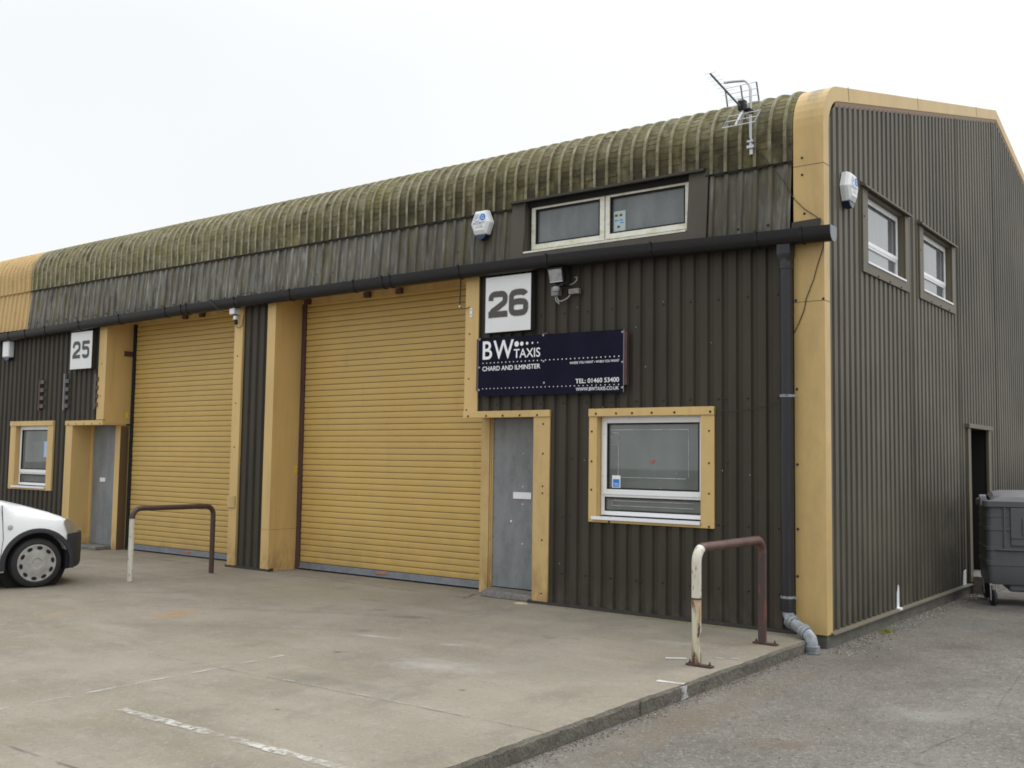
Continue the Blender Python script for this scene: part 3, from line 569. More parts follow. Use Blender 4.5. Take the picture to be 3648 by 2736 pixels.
# curved eave sheets
def eave_path(zs=4.612):
    r = .50; cy, cz = .5 - .004, 4.93; pts = [(-.008, zs), (-.007, 4.70), (-.006, 4.78), (-.005, 4.86), (-.004, 4.93)]
    n = 10
    for i in range(1, n + 1):
        th = R(180 - 75.8 * i / n); pts.append((cy + r * math.cos(th), cz + r * math.sin(th)))
    y, z = pts[-1]
    for q in (.07, .14, .21, .28, .6): pts.append((y + q, z + q * SL))
    return pts
EP = eave_path()
def curved(mb, x0, x1, zs=4.612):
    EP = eave_path(zs)
    pts, dep = profile(x0, x1, -4.705, 'rib'); n = len(EP)
    nor = []
    for i, p in enumerate(EP):
        a = EP[max(0, i - 1)]; b = EP[min(n - 1, i + 1)]; d = Vector((b[0] - a[0], b[1] - a[1])).normalized(); nor.append(Vector((-d.y, d.x)))
    rows = []
    for i in range(n):       # every row doubled: a little crimp step in the pans
        rows.append((EP[i], nor[i], 0)); 
        if 2 <= i < n - 1:
            e = .10; q = (lerp(EP[i][0], EP[i + 1][0], e), lerp(EP[i][1], EP[i + 1][1], e)); rows.append((q, nor[i], 1))
    amp = {}
    def P(x, d, row, col=0):
        (y, z), nn, k = row; am = amp.setdefault((col, round(z * 50)), random.uniform(.15, 1.0)); off = .026 * (1 - d) + (.0 if k == 0 else .0075 * am) * d + (0 if k == 0 else .0025) * (1 - d)
        wob = .002 * math.sin(x * 37 + z * 11)
        return (x, y + nn.x * (off + wob), z + nn.y * (off + wob))
    for i in range(len(pts) - 1):
        (a, da), (b, db) = pts[i], pts[i + 1]; flat = da < .5 and db < .5
        for j in range(len(rows) - 1):
            cc = math.floor((a + .06 + 4.705) / PITCH_C + 1e-6); cd_ = math.floor((b + .06 + 4.705) / PITCH_C - 1e-6); cc = cd_ if da < .5 else cc; mb.quad(P(a, da, rows[j], cc), P(b, db, rows[j], cc), P(b, db, rows[j + 1], cc), P(a, da, rows[j + 1], cc), 1 if flat else 0)
for a_, b_, z_ in ((-15.0, -3.79, 4.612), (-3.79, -1.25, 4.683), (-1.25, -.31, 4.612)):
    mb = MB(); curved(mb, a_, b_, z_); CE = mb.build('curved_eave_sheet', ['roof_pan', 'roof_rib'], B, recalc=False, smooth=True)
    mb = MB()
    for k in range(48):
        x = -14.77 + k * .319
        if a_ < x < b_: mb.bolt(x + .0, -.006, 4.80, .013)
    merge(CE, mb, 'bolt')
mb = MB(); curved(mb, XL, -15.0); mb.build('curved_eave_sheet', ['yel_up', 'yel_up'], B, recalc=False, smooth=True)
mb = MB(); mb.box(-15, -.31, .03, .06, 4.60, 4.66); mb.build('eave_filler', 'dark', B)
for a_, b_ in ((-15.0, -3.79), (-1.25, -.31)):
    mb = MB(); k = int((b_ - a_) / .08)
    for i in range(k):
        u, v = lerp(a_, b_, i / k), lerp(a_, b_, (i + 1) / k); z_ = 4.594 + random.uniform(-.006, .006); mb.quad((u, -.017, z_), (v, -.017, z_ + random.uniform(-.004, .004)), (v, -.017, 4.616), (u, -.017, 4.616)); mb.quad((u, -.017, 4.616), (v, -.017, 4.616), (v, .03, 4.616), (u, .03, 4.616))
    mb.build('eave_shadow_strip', 'dark', B, recalc=False)  # ragged dark strip added as the shadow line under the sheet lip
# main roof slopes, back and end walls
ye, ze = EP[-1]; zr_ = 7.22
mb = MB(); mb.quad((XL, ye - .3, ze - .07 + .0), (-.2, ye - .3, ze - .07), (-.2, RIDGE_Y, zr_), (XL, RIDGE_Y, zr_)); mb.quad((XL, RIDGE_Y, zr_), (-.2, RIDGE_Y, zr_), (-.2, 15.26, 5.29), (XL, 15.26, 5.29))
mb.build('roof_slope', 'roof', B, recalc=False)
mb = MB(); mb.box(XL, -.1, 15.2, 15.26, -.11, 5.3); mb.box(XL - .05, XL, .05, 15.26, -.11, 5.3); mb.prism([(.05, 5.2), (15.2, 5.2), (RIDGE_Y, 7.15)], lambda p: (XL - .05, p[0], p[1]), lambda p: (XL, p[0], p[1]))
mb.build('rear_wall', 'clad', B)
# gable cladding
def side(a, d, z): return (-.008 - .034 * d, a, z)
def gz(y):
    if y < .30: return 5.0 + (y - .14) * 1.15
    return (5.135 + SL * y) if y < RIDGE_Y else (5.135 + SL * (2 * RIDGE_Y - y))
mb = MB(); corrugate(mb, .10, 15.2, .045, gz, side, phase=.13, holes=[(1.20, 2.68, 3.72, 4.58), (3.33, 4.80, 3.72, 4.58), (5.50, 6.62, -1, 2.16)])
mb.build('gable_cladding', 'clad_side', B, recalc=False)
mb = MB()
for y in (2.9, 5.1, 7.3, 9.5, 11.7): mb.box(-.01, -.003, y, y + .012, .05, gz(y))
mb.build('sheet_lap', 'clad_side', B)
# plinth and drip flashings
mb = MB(); mb.box(-.45, -.012, .03, 5.50, -.2, .028); mb.box(-.45, -.012, 6.62, 15.2, -.2, .028); mb.build('plinth', 'plinth', B, bevel=.006)
mb = MB(); mb.hexa([(-.03, .10, .020), (.034, .10, .014), (-.03, 5.48, .020), (.034, 5.48, .014), (-.03, .10, .046), (.030, .10, .026), (-.03, 5.48, .046), (.030, 5.48, .026)])
mb.build('side_drip_flashing', 'sideflash', B)
mb = MB()
for (a, b) in ((-3.48, -.30), (-8.98, -8.0), (-18, -13.56)):
    mb.hexa([(a, -.030, -.004), (b, -.030, -.004), (a, .06, -.004), (b, .06, -.004), (a, -.026, .030), (b, -.026, .030), (a, .06, .042), (b, .06, .042)])
mb.build('front_drip_flashing', 'darkbrown', B, bevel=.002)

# corner and verge trim (front face y 0, side face x 0)
def outline(r0, z0, off):
    """outer profile (y,z) offset inwards by off"""
    r = .48 - off; cy, cz = .48, 4.95; pts = [(off, z0), (off, 3.2), (off, 4.55), (off, 4.95)]
    for i in range(1, 9):
        th = R(180 - 75.8 * i / 8); pts.append((cy + r * math.cos(th), cz + r * math.sin(th)))
    y, z = pts[-1]; L = (RIDGE_Y - y)
    for q in (.15, .33, .66, 1): pts.append((y + L * q, z + L * q * SL))
    y, z = pts[-1]
    return pts + [(15.3, z - (15.3 - y) * SL)]
OUT = outline(0, .02, 0); INN = outline(0, .02, .145)
mb = MB()
for i in range(len(OUT) - 1):
    a, b = OUT[i], OUT[i + 1]; c, d = INN[i], INN[i + 1]
    mb.quad((0, a[0], a[1]), (0, c[0], c[1]), (0, d[0], d[1]), (0, b[0], b[1]))         # side face
    mb.quad((-.305, a[0], a[1]), (0, a[0], a[1]), (0, b[0], b[1]), (-.305, b[0], b[1]))   # front / top face
    mb.quad((0, c[0], c[1]), (-.05, c[0], c[1]), (-.05, d[0], d[1]), (0, d[0], d[1]))     # underside return
    mb.quad((-.305, a[0], a[1]), (-.305, a[0] + .05, a[1] - .0), (-.305, b[0] + .05, b[1]), (-.305, b[0], b[1]))
mb.quad((-.305, 0, .02), (0, 0, .02), (0, .145, .02), (-.305, .145, .02))
tr = mb.build('corner_trim', 'corner_trim', B, recalc=False)
mb = MB()
for z in (3.198, 4.548): mb.box(-.304, -.0, -.0022, .002, z, z + .004); mb.box(-.002, .0022, .0, .144, z, z + .004)
def vl(y0):   # joint lines across the verge
    z0 = 5.338 + SL * y0; mb.hexa([(-.002, y0 + .03, z0 - .145), (.0022, y0 + .03, z0 - .145), (-.002, y0 + .036, z0 - .143), (.0022, y0 + .036, z0 - .143), (-.002, y0, z0 - .002), (.0022, y0, z0 - .002), (-.002, y0 + .006, z0), (.0022, y0 + .006, z0)])
for y in (.72, 3.25, 6.3): vl(y)
sj = mb.build('joint_line', 'bolt', B)
mb = MB()
for x, z in [(-.215, 4.63), (-.215, 4.46), (-.194, 4.07), (-.285, 3.22), (-.012, 3.215), (-.28, 2.35), (-.28, 1.62), (-.28, 1.0), (-.285, .55)]: mb.bolt(x, -.001, z, .010)
mb.build('trim_bolt', 'bolt', B, smooth=True)
mb = MB()
for a, b in ((.36, RIDGE_Y), (RIDGE_Y, 15.2)):
    s = 1 if a < 1 else -1
    za = 5.190 + SL * (a if s > 0 else 2 * RIDGE_Y - a); zb = 5.190 + SL * (b if s > 0 else 2 * RIDGE_Y - b)
    mb.hexa([(-.3, a, za - .075), (-.012, a, za - .075), (-.3, b, zb - .075), (-.012, b, zb - .075), (-.3, a, za), (-.003, a, za), (-.3, b, zb), (-.003, b, zb)])
mb.build('verge_underside', 'soffit', B)

# yellow returns, frames, soffits of the shutter and door recesses
YD = .511
mb = MB()
# pillar left of shutter 26: front strip + deep return
mb.box(-8.205, -8.03, -.012, .03, .0, 3.86); mb.box(-8.06, -8.03, .03, YD + .03, .0, 3.93)
mb.box(-8.206, -8.029, -.0135, -.010, .583, .586, 1); mb.box(-8.031, -8.0285, 0, YD, .583, .586, 1)
mb.build('pillar_trim', ['trim', 'bolt'], B, bevel=.002)
mb = MB(); mb.box(-4.48, -4.272, -.012, .03, 2.2, 3.93); mb.box(-4.48, -4.45, .03, YD + .03, 2.2, 3.93); mb.build('jamb_trim', 'trim', B, bevel=.002)
mb = MB(); mb.box(-12.60, -12.375, -.012, .03, 2.2, 3.86); mb.box(-12.405, -12.375, .03, YD + .03, 2.14, 3.93); mb.build('jamb_trim', 'trim', B, bevel=.002)
mb = MB(); mb.hexa([(-8.955, -.012, .0), (-8.775, -.012, .0), (-8.955, .03, .0), (-8.775, .03, .0), (-8.955, -.012, 3.86), (-8.765, -.012, 3.86), (-8.955, .03, 3.86), (-8.765, .03, 3.86)]); mb.box(-8.955, -8.925, .03, YD + .03, 0, 3.93); mb.build('jamb_trim', 'trim', B, bevel=.002)
mb = MB(); mb.box(-8.98, -8.80, -.030, -.012, .86, 1.04); mb.build('dented_cover_plate', 'trim_dirty', B, bevel=.012)
# soffits and header boxes
mb = MB()
for a, b in ((-8.03, -4.48), (-12.375, -8.955)):
    mb.box(a, b, .0, YD + .02, 3.935, 3.955); mb.box(a, b, YD - .035, YD + .05, 3.865, 3.935)
mb.build('shutter_header', 'trim_dirty', B)
mb = MB()
for x in (-6.70, -6.09, -10.9, -10.45, -7.93): mb.box(x, x + .10, YD - .09, YD - .036, 3.85, 3.92)
mb.build('header_bracket', 'redbrown', B)
# door frames
mb = MB(); mb.box(-4.482, -3.195, -.026, .03, 2.122, 2.2); mb.box(-4.45, -3.21, .03, .42, 2.135, 2.16); mb.build('door_lintel', 'trim', B, bevel=.003)
mb = MB(); mb.hexa([(-3.425, -.014, .012), (-3.205, -.016, .012), (-3.425, .03, .012), (-3.205, .03, .012), (-3.43, -.012, 2.121), (-3.198, -.012, 2.121), (-3.43, .03, 2.121), (-3.198, .03, 2.121)]); mb.box(-3.43, -3.40, .03, .40, .0, 2.135)
mb.build('door_trim', 'trim_dirty', B, bevel=.002)
mb = MB(); mb.box(-4.475, -4.345, .33, YD + .06, -.0, 2.135); mb.box(-4.344, -4.325, .345, .42, .02, 2.134); mb.box(-4.323, -4.305, .355, .42, .02, 2.134); mb.build('door_post', 'trim_dirty', B, bevel=.003)
mb = MB(); mb.box(-13.56, -12.375, -.026, .03, 2.11, 2.19); mb.box(-13.5, -12.38, .03, .42, 2.115, 2.14); mb.build('door_lintel', 'trim', B, bevel=.003)
mb = MB(); mb.box(-13.555, -13.335, -.012, .03, .02, 2.109); mb.box(-13.365, -13.335, .03, .40, .0, 2.114); mb.build('door_trim', 'trim', B, bevel=.002)
mb = MB(); mb.box(-12.55, -12.40, .33, YD + .06, 0, 2.113); mb.box(-13.334, -13.27, .34, .42, .02, 2.113); mb.build('door_post', 'trim', B, bevel=.003)
mb = MB()
for x in [-4.40, -4.12, -3.87, -3.62, -3.37]: mb.bolt(x, -.027, 2.143, .010)
for z in [.12, .72, 1.25, 1.33, 1.7, 2.04]: mb.bolt(-3.29, -.015, z, .008)
for z in [2.6, 3.15]: mb.bolt(-4.41, -.013, z, .008); mb.bolt(-12.5, -.013, z, .008)
for z in [3.1, 2.4, 1.75]: mb.bolt(-8.87, -.013, z, .008)
for x in [-13.45, -13.2, -12.95, -12.7, -12.45]: mb.bolt(x, -.027, 2.13, .009)
mb.bolt(-4.44, -.013, 2.22, .008)
mb.build('trim_bolt', 'bolt', B, smooth=True)
mb = MB(); mb.box(-12.3995, -12.396, .331, YD - .03, 0.0, 2.10); mb.build('brown_jamb_face', 'jambbrown', B)
# steps
mb = MB(); mb.hexa([(-4.22, .03, 0), (-3.435, .01, 0), (-4.345, .45, 0), (-3.435, .45, 0), (-4.20, .04, .075), (-3.437, .02, .07), (-4.345, .45, .075), (-3.437, .45, .07)]); mb.build('door_step', 'step', B, bevel=.012)
mb = MB(); mb.box(-13.33, -12.56, .05, .45, 0, .06); mb.build('door_step', 'step', B, bevel=.012)

# doors
def door(x0, x1, z0, z1, y, lx0, lx1, lz0, lz1):
    mb = MB(); mb.box(x0, x1, y, y + .04, z0, z1); d = mb.build('door', 'door', B, bevel=.003)
    mb = MB(); mb.box(lx0, lx1, y - .012, y + .0, lz0, lz1); mb.build('letter_plate', 'upvc', d, bevel=.003)
    return d
d1 = door(-4.305, -3.40, .085, 2.13, .37, -3.99, -3.72, 1.155, 1.235)
mb = MB()
for z in (1.7, 1.30, 1.09, .62): mb.bolt(-3.85, .369, z, .007)
mb.bolt(-4.02, .369, .88, .012); mb.build('white_fixings', 'white', d1, smooth=True)
mb = MB()
for i in range(9): mb.bolt(-4.29, .369, .2 + i * .24, .005)
mb.build('edge_screws', 'bolt', d1)
d2 = door(-13.27, -12.55, .065, 2.11, .37, -13.02, -12.86, 1.14, 1.21)

# shutters
def shutter(x0, x1, y, zb, zt, pitch, lockx):
    mb = MB(); z = zb
    prof = []
    while z < zt:
        yo = y; y = y + random.uniform(-.0018, .0018)
        prof += [(y + .011, z), (y + .011, z + .005), (y + .001, z + .008), (y - .002, z + pitch * .35), (y - .002, z + pitch * .75), (y + .001, z + pitch - .003)]; z += pitch; y = yo
    n = len(prof)
    mb.add([(x0, p[0], p[1]) for p in prof] + [(x1, p[0], p[1]) for p in prof], [(i, n + i, n + i + 1, i + 1) for i in range(n - 1)])
    # dark groove faces use the second material
    for i in range(n - 1):
        if i % 6 == 0: mb.m[i] = 1
    s = mb.build('roller_shutter', ['shutter', 'redbrown'], B, recalc=False)
    mb = MB(); mb.box(x0, x1, y - .012, y + .02, .022, zb - .002); mb.box(x0, x1, y - .03, y + .02, .022, .034); mb.build('bottom_rail', 'galv', s, bevel=.002)
    mb = MB(); mb.box(lockx, lockx + .24, y - .018, y - .010, .045, .085); mb.box(lockx + .07, lockx + .17, y - .024, y - .016, .058, .074); mb.build('lock_plate', 'copper', s, bevel=.004)
    mb = MB(); mb.box(x0, x1, y - .01, y + .06, -.0, .018); mb.build('rubber_seal', 'dark', s)
    return s
s1 = shutter(-7.95, -4.55, YD, .105, 3.90, .0825, -6.42)
s2 = shutter(-12.30, -8.93, YD, .105, 3.90, .0825, -10.75)
for s, xs in ((s1, ((-8.03, -7.955), (-4.545, -4.475))), (s2, ((-12.37, -12.30), (-8.95, -8.928)))):
    for a, b in xs:
        mb = MB(); mb.box(a, b, YD - .03, YD + .06, .0, 3.93); mb.build('shutter_guide', 'redbrown' if s is s1 else 'dark', s, bevel=.003)
mb = MB(); mb.box(-8.0295, -8.0265, .42, .47, 1.45, 1.50); mb.box(-8.0295, -8.0265, .42, .47, 1.39, 1.44); mb.build('yellow_sticker', 'sticker', B)
mb = MB(); mb.box(-12.3745, -12.3715, .40, .45, 2.24, 2.34); mb.build('yellow_sticker', 'sticker', B)
mb = MB(); mb.box(-12.3745, -12.362, .32, .49, 3.30, 3.39); mb.build('steel_bracket', 'redbrown', B)

# ---- windows
def frame_ring(mb, x0, x1, z0, z1, y0, y1, w):
    mb.box(x0, x0 + w, y0, y1, z0, z1); mb.box(x1 - w, x1, y0, y1, z0, z1); mb.box(x0 + w, x1 - w, y0, y1, z1 - w, z1); mb.box(x0 + w, x1 - w, y0, y1, z0, z0 + w)
# lower window of unit 26
def lower_window(ox, lw, rw, near=True):
    """ox = left outer edge of the trim, total width 1.515"""
    x0, x1 = ox, ox + 1.515
    mb = MB()
    mb.box(x0 - .0, x1 + .004, -.028, .02, 2.115, 2.2); mb.box(x0, x0 + lw, -.014, .02, .985, 2.114); mb.box(x1 - rw, x1, -.014, .02, .957, 2.114); mb.box(x0, x1 - rw, -.012, .02, .957, .984)
    mb.box(x0 + lw - .02, x0 + lw, .02, .13, .985, 2.12); mb.box(x1 - rw, x1 - rw + .02, .02, .13, .985, 2.12); mb.box(x0 + lw, x1 - rw, .02, .13, 2.12, 2.14)
    w = mb.build('window', 'trim', B, bevel=.002); w['label'] = 'yellow trimmed white window beside the ' + ('company sign and drainpipe' if near else 'white van')
    a, b = x0 + lw + .005, x1 - rw + .03
    mb = MB(); frame_ring(mb, a, b, 1.035, 2.118, .075, .13, .045); mb.box(a + .045, b - .045, .075, .13, 1.235, 1.285)
    frame_ring(mb, a + .022, b - .022, 1.262, 2.10, .062, .076, .058)
    mb.build('frame', 'upvc', w, bevel=.004)
    mb = MB(); mb.box(a - .06, b - .03, -.035, .075, 1.0, 1.02); mb.box(a - .06, b - .03, -.037, -.02, .985, 1.02); mb.build('sill', 'upvc', w, bevel=.003)
    mb = MB()
    frame_ring(mb, a + .08, b - .08, 1.32, 2.042, .064, .086, .016)
    frame_ring(mb, a + .045, b - .045, 1.08, 1.235, .08, .095, .014)
    mb.build('gasket', 'dark', w)
    mb = MB(); mb.quad((a + .08, .085, 1.32), (b - .08, .085, 1.32), (b - .08, .085, 2.042), (a + .08, .085, 2.042)); mb.quad((a + .05, .092, 1.08), (b - .05, .092, 1.08), (b - .05, .092, 1.235), (a + .05, .092, 1.235))
    mb.build('pane', 'glass', w, recalc=False)
    # room behind
    mb = MB(); mb.box(a - .3, b + .3, .9, .95, .9, 2.3); mb.box(a - .3, b + .3, .14, .9, .85, .9); mb.box(a - .35, a - .3, .14, .95, .85, 2.3); mb.box(b + .3, b + .35, .14, .95, .85, 2.3); mb.box(a - .3, b + .3, .14, .9, 2.3, 2.35)
    mb.build('interior', 'room', w)
    mb = MB()
    if near:
        z = 1.10
        while z < 1.80:
            mb.hexa([(a + .16, .155, z), (b - .02, .155, z), (a + .16, .167, z + .0212), (b - .02, .167, z + .0212), (a + .16, .1555, z + .001), (b - .02, .1555, z + .001), (a + .16, .1645, z + .0238), (b - .02, .1645, z + .0238)]); z += .0245
        z = 1.80
        while z < 2.06:
            mb.hexa([(a + .02, .155, z), (b - .02, .155, z), (a + .02, .162, z + .0236), (b - .02, .162, z + .0236), (a + .02, .1555, z + .001), (b - .02, .1555, z + .001), (a + .02, .1625, z + .0242), (b - .02, .1625, z + .0242)]); z += .0245
        mb.build('blind', 'blind', w)
    else:
        mb.box(a + .1, b - .1, .30, .34, 1.0, 1.78); mb.box(a + .08, b - .08, .26, .38, 1.76, 1.84); mb.build('blind', 'room2', w)
    return w, a, b
M['room2'] = mat('grey_board', (.30, .31, .32), .6, layers=[('noise', (.22, .24, .26), (4, 4, 4), .4, .7, .7)])
w26, a, b = lower_window(-2.668, .103, .152)
mb = MB()
def seg(x0, z0, x1, z1, t=.006):
    if abs(x1 - x0) > abs(z1 - z0): mb.box(min(x0, x1), max(x0, x1), .0815, .0835, z0 - t / 2, z0 + t / 2)
    else: mb.box(x0 - t / 2, x0 + t / 2, .0815, .0835, min(z0, z1), max(z0, z1))
seg(-2.45, 1.968, -1.49, 1.968, .010); seg(-1.49, 1.968, -1.49, 1.46, .006); seg(-2.31, 1.450, -1.52, 1.450, .009); seg(-2.345, 1.938, -2.345, 1.47, .007); seg(-2.42, 1.938, -2.345, 1.938, .008)
seg(-2.42, 1.196, -1.42, 1.196, .006); seg(-2.42, 1.142, -1.43, 1.142, .006); seg(-2.42, 1.196, -2.42, 1.142, .006)
M['tape'] = mat('faded_white_tape', (.40, .42, .41), .5, layers=[('noise', (.22, .24, .24), (9, 9, 9), .45, .6, .8)])
mb.build('alarm_tape', 'tape', w26)
mb = MB(); mb.box(-2.42, -2.315, .079, .081, 1.335, 1.47); mb.build('notice', 'print', w26)
mb = MB(); mb.box(-2.408, -2.327, .0775, .079, 1.345, 1.430); mb.build('notice_print', 'blue', w26)
mb = MB(); mb.box(-2.400, -2.335, .0765, .0778, 1.378, 1.388); mb.box(-2.390, -2.335, .0765, .0778, 1.358, 1.370); mb.build('notice_print', 'bluelight', w26)
mb = MB(); mb.box(-1.945, -1.895, .081, .083, 1.61, 1.642); mb.build('notice_print', 'red', w26)
mb = MB()
for x in [-2.57, -2.31, -2.11, -1.87, -1.6, -1.37, -1.19]: mb.bolt(x, -.029, 2.145, .010) if x < -1.4 or x > -1.25 else None
for z in [1.95, 1.62, 1.31]: mb.bolt(-2.63, -.015, z, .009); mb.bolt(-1.21, -.015, z, .008)
mb.bolt(-2.4, -.013, .968, .009); mb.bolt(-1.21, -.015, .975, .009)
mb.build('trim_bolt', 'bolt', w26, smooth=True)
w25, a, b = lower_window(-15.478, .20, .19, False)
mb = MB(); mb.box(-14.42, -14.28, .079, .081, 1.55, 1.83); mb.build('notice', 'bluelight', w25)

# upper window of unit 26
mb = MB(); frame_ring(mb, -3.552, -1.44, 4.075, 4.655, .075, .13, .03)
for x0, x1 in ((-3.545, -2.532), (-2.520, -1.462)): frame_ring(mb, x0, x1, 4.098, 4.635, .055, .085, .062)
wu = mb.build('window', 'upvc_dirty', B, bevel=.005); wu['label'] = 'wide two light white window above the gutter'
mb = MB(); mb.box(-3.62, -1.46, -.055, .075, 4.040, 4.062); mb.box(-3.552, -1.46, .04, .076, 4.062, 4.085); mb.build('sill', 'upvc_dirty', wu, bevel=.003)
for x0, x1 in ((-3.545, -2.532), (-2.520, -1.462)):
    mb = MB(); frame_ring(mb, x0 + .06, x1 - .06, 4.158, 4.575, .056, .10, .016); mb.build('gasket', 'dark', wu)
    mb = MB(); mb.quad((x0 + .07, .09, 4.16), (x1 - .07, .09, 4.16), (x1 - .07, .09, 4.57), (x0 + .07, .09, 4.57)); mb.build('pane', 'glass_up', wu, recalc=False)
mb = MB(); mb.box(-3.8, -1.3, .35, .38, 4.0, 4.75); mb.build('interior', 'room', wu)
mb = MB(); mb.box(-2.425, -2.275, .085, .088, 4.182, 4.41)
M['pale_notice'] = mat('pale_green_notice', (.42, .52, .50), .5)
mb.build('notice', 'pale_notice', wu)
mb = MB()
for (x, z) in [(-2.41, 4.35), (-2.35, 4.35), (-2.38, 4.22)]: mb.box(x, x + .035, .083, .0855, z, z + .024)
mb.build('notice_print', 'redbrown', wu)
mb = MB()
for (x, z) in [(-2.41, 4.30), (-2.35, 4.30), (-2.34, 4.27)]: mb.box(x, x + .04, .083, .0855, z, z + .012)
mb.build('notice_print', 'blue', wu)

# side windows
def side_window(y0, y1, far, lab):
    """trim outer y0..y1"""
    mb = MB(); za, zb = 3.655, 4.60
    for (ya, yb, z0, z1) in ((y0, y0 + .165, za, zb), (y1 - .14, y1, za, zb), (y0 + .165, y1 - .14, za, za + .105)): mb.box(-.01, .012, ya, yb, z0, z1)
    mb.box(-.12, -.01, y1 - .155, y1 - .14, za + .1, zb - .03); mb.box(-.12, -.01, y0 + .15, y0 + .165, za + .1, zb - .03); mb.box(-.12, -.01, y0 + .15, y1 - .14, zb - .06, zb - .03)
    w = mb.build('window', 'sideflash', B, bevel=.003); w['label'] = lab
    mb = MB(); mb.hexa([(-.02, y0 - .03, zb - .02), (.055, y0 - .03, zb - .045), (-.02, y1 + .03, zb - .02), (.055, y1 + .03, zb - .045), (-.02, y0 - .03, zb + .03), (.055, y0 - .03, zb - .025), (-.02, y1 + .03, zb + .03), (.055, y1 + .03, zb - .025)])
    mb.build('hood', 'sideflash', w)
    ya, yb = y0 + .168, y1 - .158
    def ring(mb, a, b, z0, z1, x0, x1, t):
        mb.box(x0, x1, a, a + t, z0, z1); mb.box(x0, x1, b - t, b, z0, z1); mb.box(x0, x1, a + t, b - t, z1 - t, z1); mb.box(x0, x1, a + t, b - t, z0, z0 + t)
    mb = MB(); ring(mb, ya, yb, 3.765, 4.54, -.12, -.075, .045); mb.box(-.12, -.07, ya + .045, yb - .045, 3.985, 4.03); ring(mb, ya + .03, yb - .03, 4.01, 4.515, -.075, -.063, .045)
    mb.build('frame', 'upvc', w, bevel=.003)
    mb = MB(); mb.box(-.12, .022, ya - .02, y1 - .142, 3.762, 3.785); mb.build('sill', 'upvc', w, bevel=.003)
    mb = MB(); x = -.09; mb.quad((x, ya + .05, 4.03), (x, yb - .05, 4.03), (x, yb - .05, 4.49), (x, ya + .05, 4.49)); mb.quad((x, ya + .04, 3.81), (x, yb - .04, 3.81), (x, yb - .04, 3.985), (x, ya + .04, 3.985)); mb.build('pane', 'glass_side', w, recalc=False)
    mb = MB(); mb.box(-.5, -.46, ya - .3, yb + .3, 3.6, 4.7); mb.build('interior', 'room', w)
    mb = MB()
    for q in (.3, .55, .8): mb.bolt(.012, lerp(y0, y1, q), 3.675, .009, (1, 0, 0))
    mb.bolt(.012, y0 + .04, 4.25, .008, (1, 0, 0)); mb.build('trim_bolt', 'bolt', w, smooth=True)
side_window(1.115, 2.765, 0, 'side wall window next to the white alarm box')
side_window(3.215, 4.87, 0, 'side wall window farther from the corner')

# side doorway
mb = MB(); mb.box(-.02, .02, 5.40, 5.54, .05, 2.15); mb.box(-.02, .02, 6.60, 6.70, .05, 2.15); mb.box(-.03, .045, 5.36, 6.74, 2.15, 2.21); mb.build('side_door_frame', 'sideflash', B, bevel=.004)
mb = MB(); mb.box(-.50, -.46, 5.3, 6.8, -.1, 2.3); mb.box(-.46, -.04, 5.44, 5.5, -.1, 2.2); mb.box(-.46, -.04, 6.62, 6.68, -.1, 2.2); mb.box(-.46, -.04, 5.4, 6.7, 2.15, 2.2); mb.build('side_door', 'dark', B)
mb = MB(); mb.box(-.4, .25, 5.56, 6.58, -.12, .12); mb.build('side_door_step', 'step', B, bevel=.01)

# white paint daubs at the foot of the side wall
mb = MB()
P = [(0, 2.15, .03), (0, 2.245, .03), (0, 2.25, .26), (0, 2.225, .30), (0, 2.17, .22)]
mb.prism([(2.155, .045), (2.240, .035), (2.235, .27), (2.215, .30), (2.165, .20)], lambda p: (-.006, p[0], p[1]), lambda p: (.0005, p[0], p[1])); mb.box(-.01, .036, 2.15, 2.245, .026, .048)
mb.prism([(5.06, .04), (5.22, .04), (5.22, .24), (5.10, .22)], lambda p: (-.006, p[0], p[1]), lambda p: (.0005, p[0], p[1]))
M['chalkwhite'] = mat('white_brushed_paint', (.72, .74, .75), .6)
mb.build('white_paint_daub', 'chalkwhite', B)

# ---- gutter
GX = [(-24, 3.80), (-15.7, 3.842), (-13.0, 3.888), (-11.8, 3.912), (-10.4, 3.930), (-8.75, 3.945), (-7.5, 3.953), (-6.6, 3.955), (-4.4, 3.964), (-3.1, 3.956), (-2.2, 3.944), (-.9, 3.908), (.13, 3.884)]
def gzr(x):
    for i in range(len(GX) - 1):
        if GX[i][0] <= x <= GX[i + 1][0]: return lerp(GX[i][1], GX[i + 1][1], (x - GX[i][0]) / (GX[i + 1][0] - GX[i][0]))
    return GX[-1][1]
GR = .082; GY = -.118
def half(x, r, ext=0, n=14):
    z = gzr(x) - .055
    return [(x, GY + r * math.cos(th), z + (0 if k not in (0, n) else .055) + r * 1.12 * min(0, math.sin(th))) for k, th in [(k, math.pi + math.pi * k / n) for k in range(n + 1)]]
mb = MB(); xs = [p[0] for p in GX]; xs = sorted(set(xs + [-20, -18, -14.3, -9.6, -5.5]))
for i in range(len(xs) - 1):
    A = half(xs[i], GR); Bq = half(xs[i + 1], GR); n = len(A)
    mb.add(A + Bq, [(k, k + 1, n + k + 1, n + k) for k in range(n - 1)])
    A2 = half(xs[i], GR - .006); B2 = half(xs[i + 1], GR - .006)
    mb.add(A2 + B2, [(k, n + k, n + k + 1, k + 1) for k in range(n - 1)])
    mb.quad(A[0], Bq[0], B2[0], A2[0])
g = mb.build('gutter', 'black', B, smooth=True, recalc=False)
mb = MB(); A = half(.13, GR + .003); A2 = [(.136, p[1], p[2]) for p in A]; n = len(A); mb.add(A + A2, [tuple(range(n)), tuple(range(n, 2 * n))[::-1]] + [(k, k + 1, n + k + 1, n + k) for k in range(n - 1)] + [(n - 1, 0, n, 2 * n - 1)])
M['greycap'] = mat('grey_end_cap', (.16, .165, .18), .35); mb.build('end_cap', 'greycap', g)
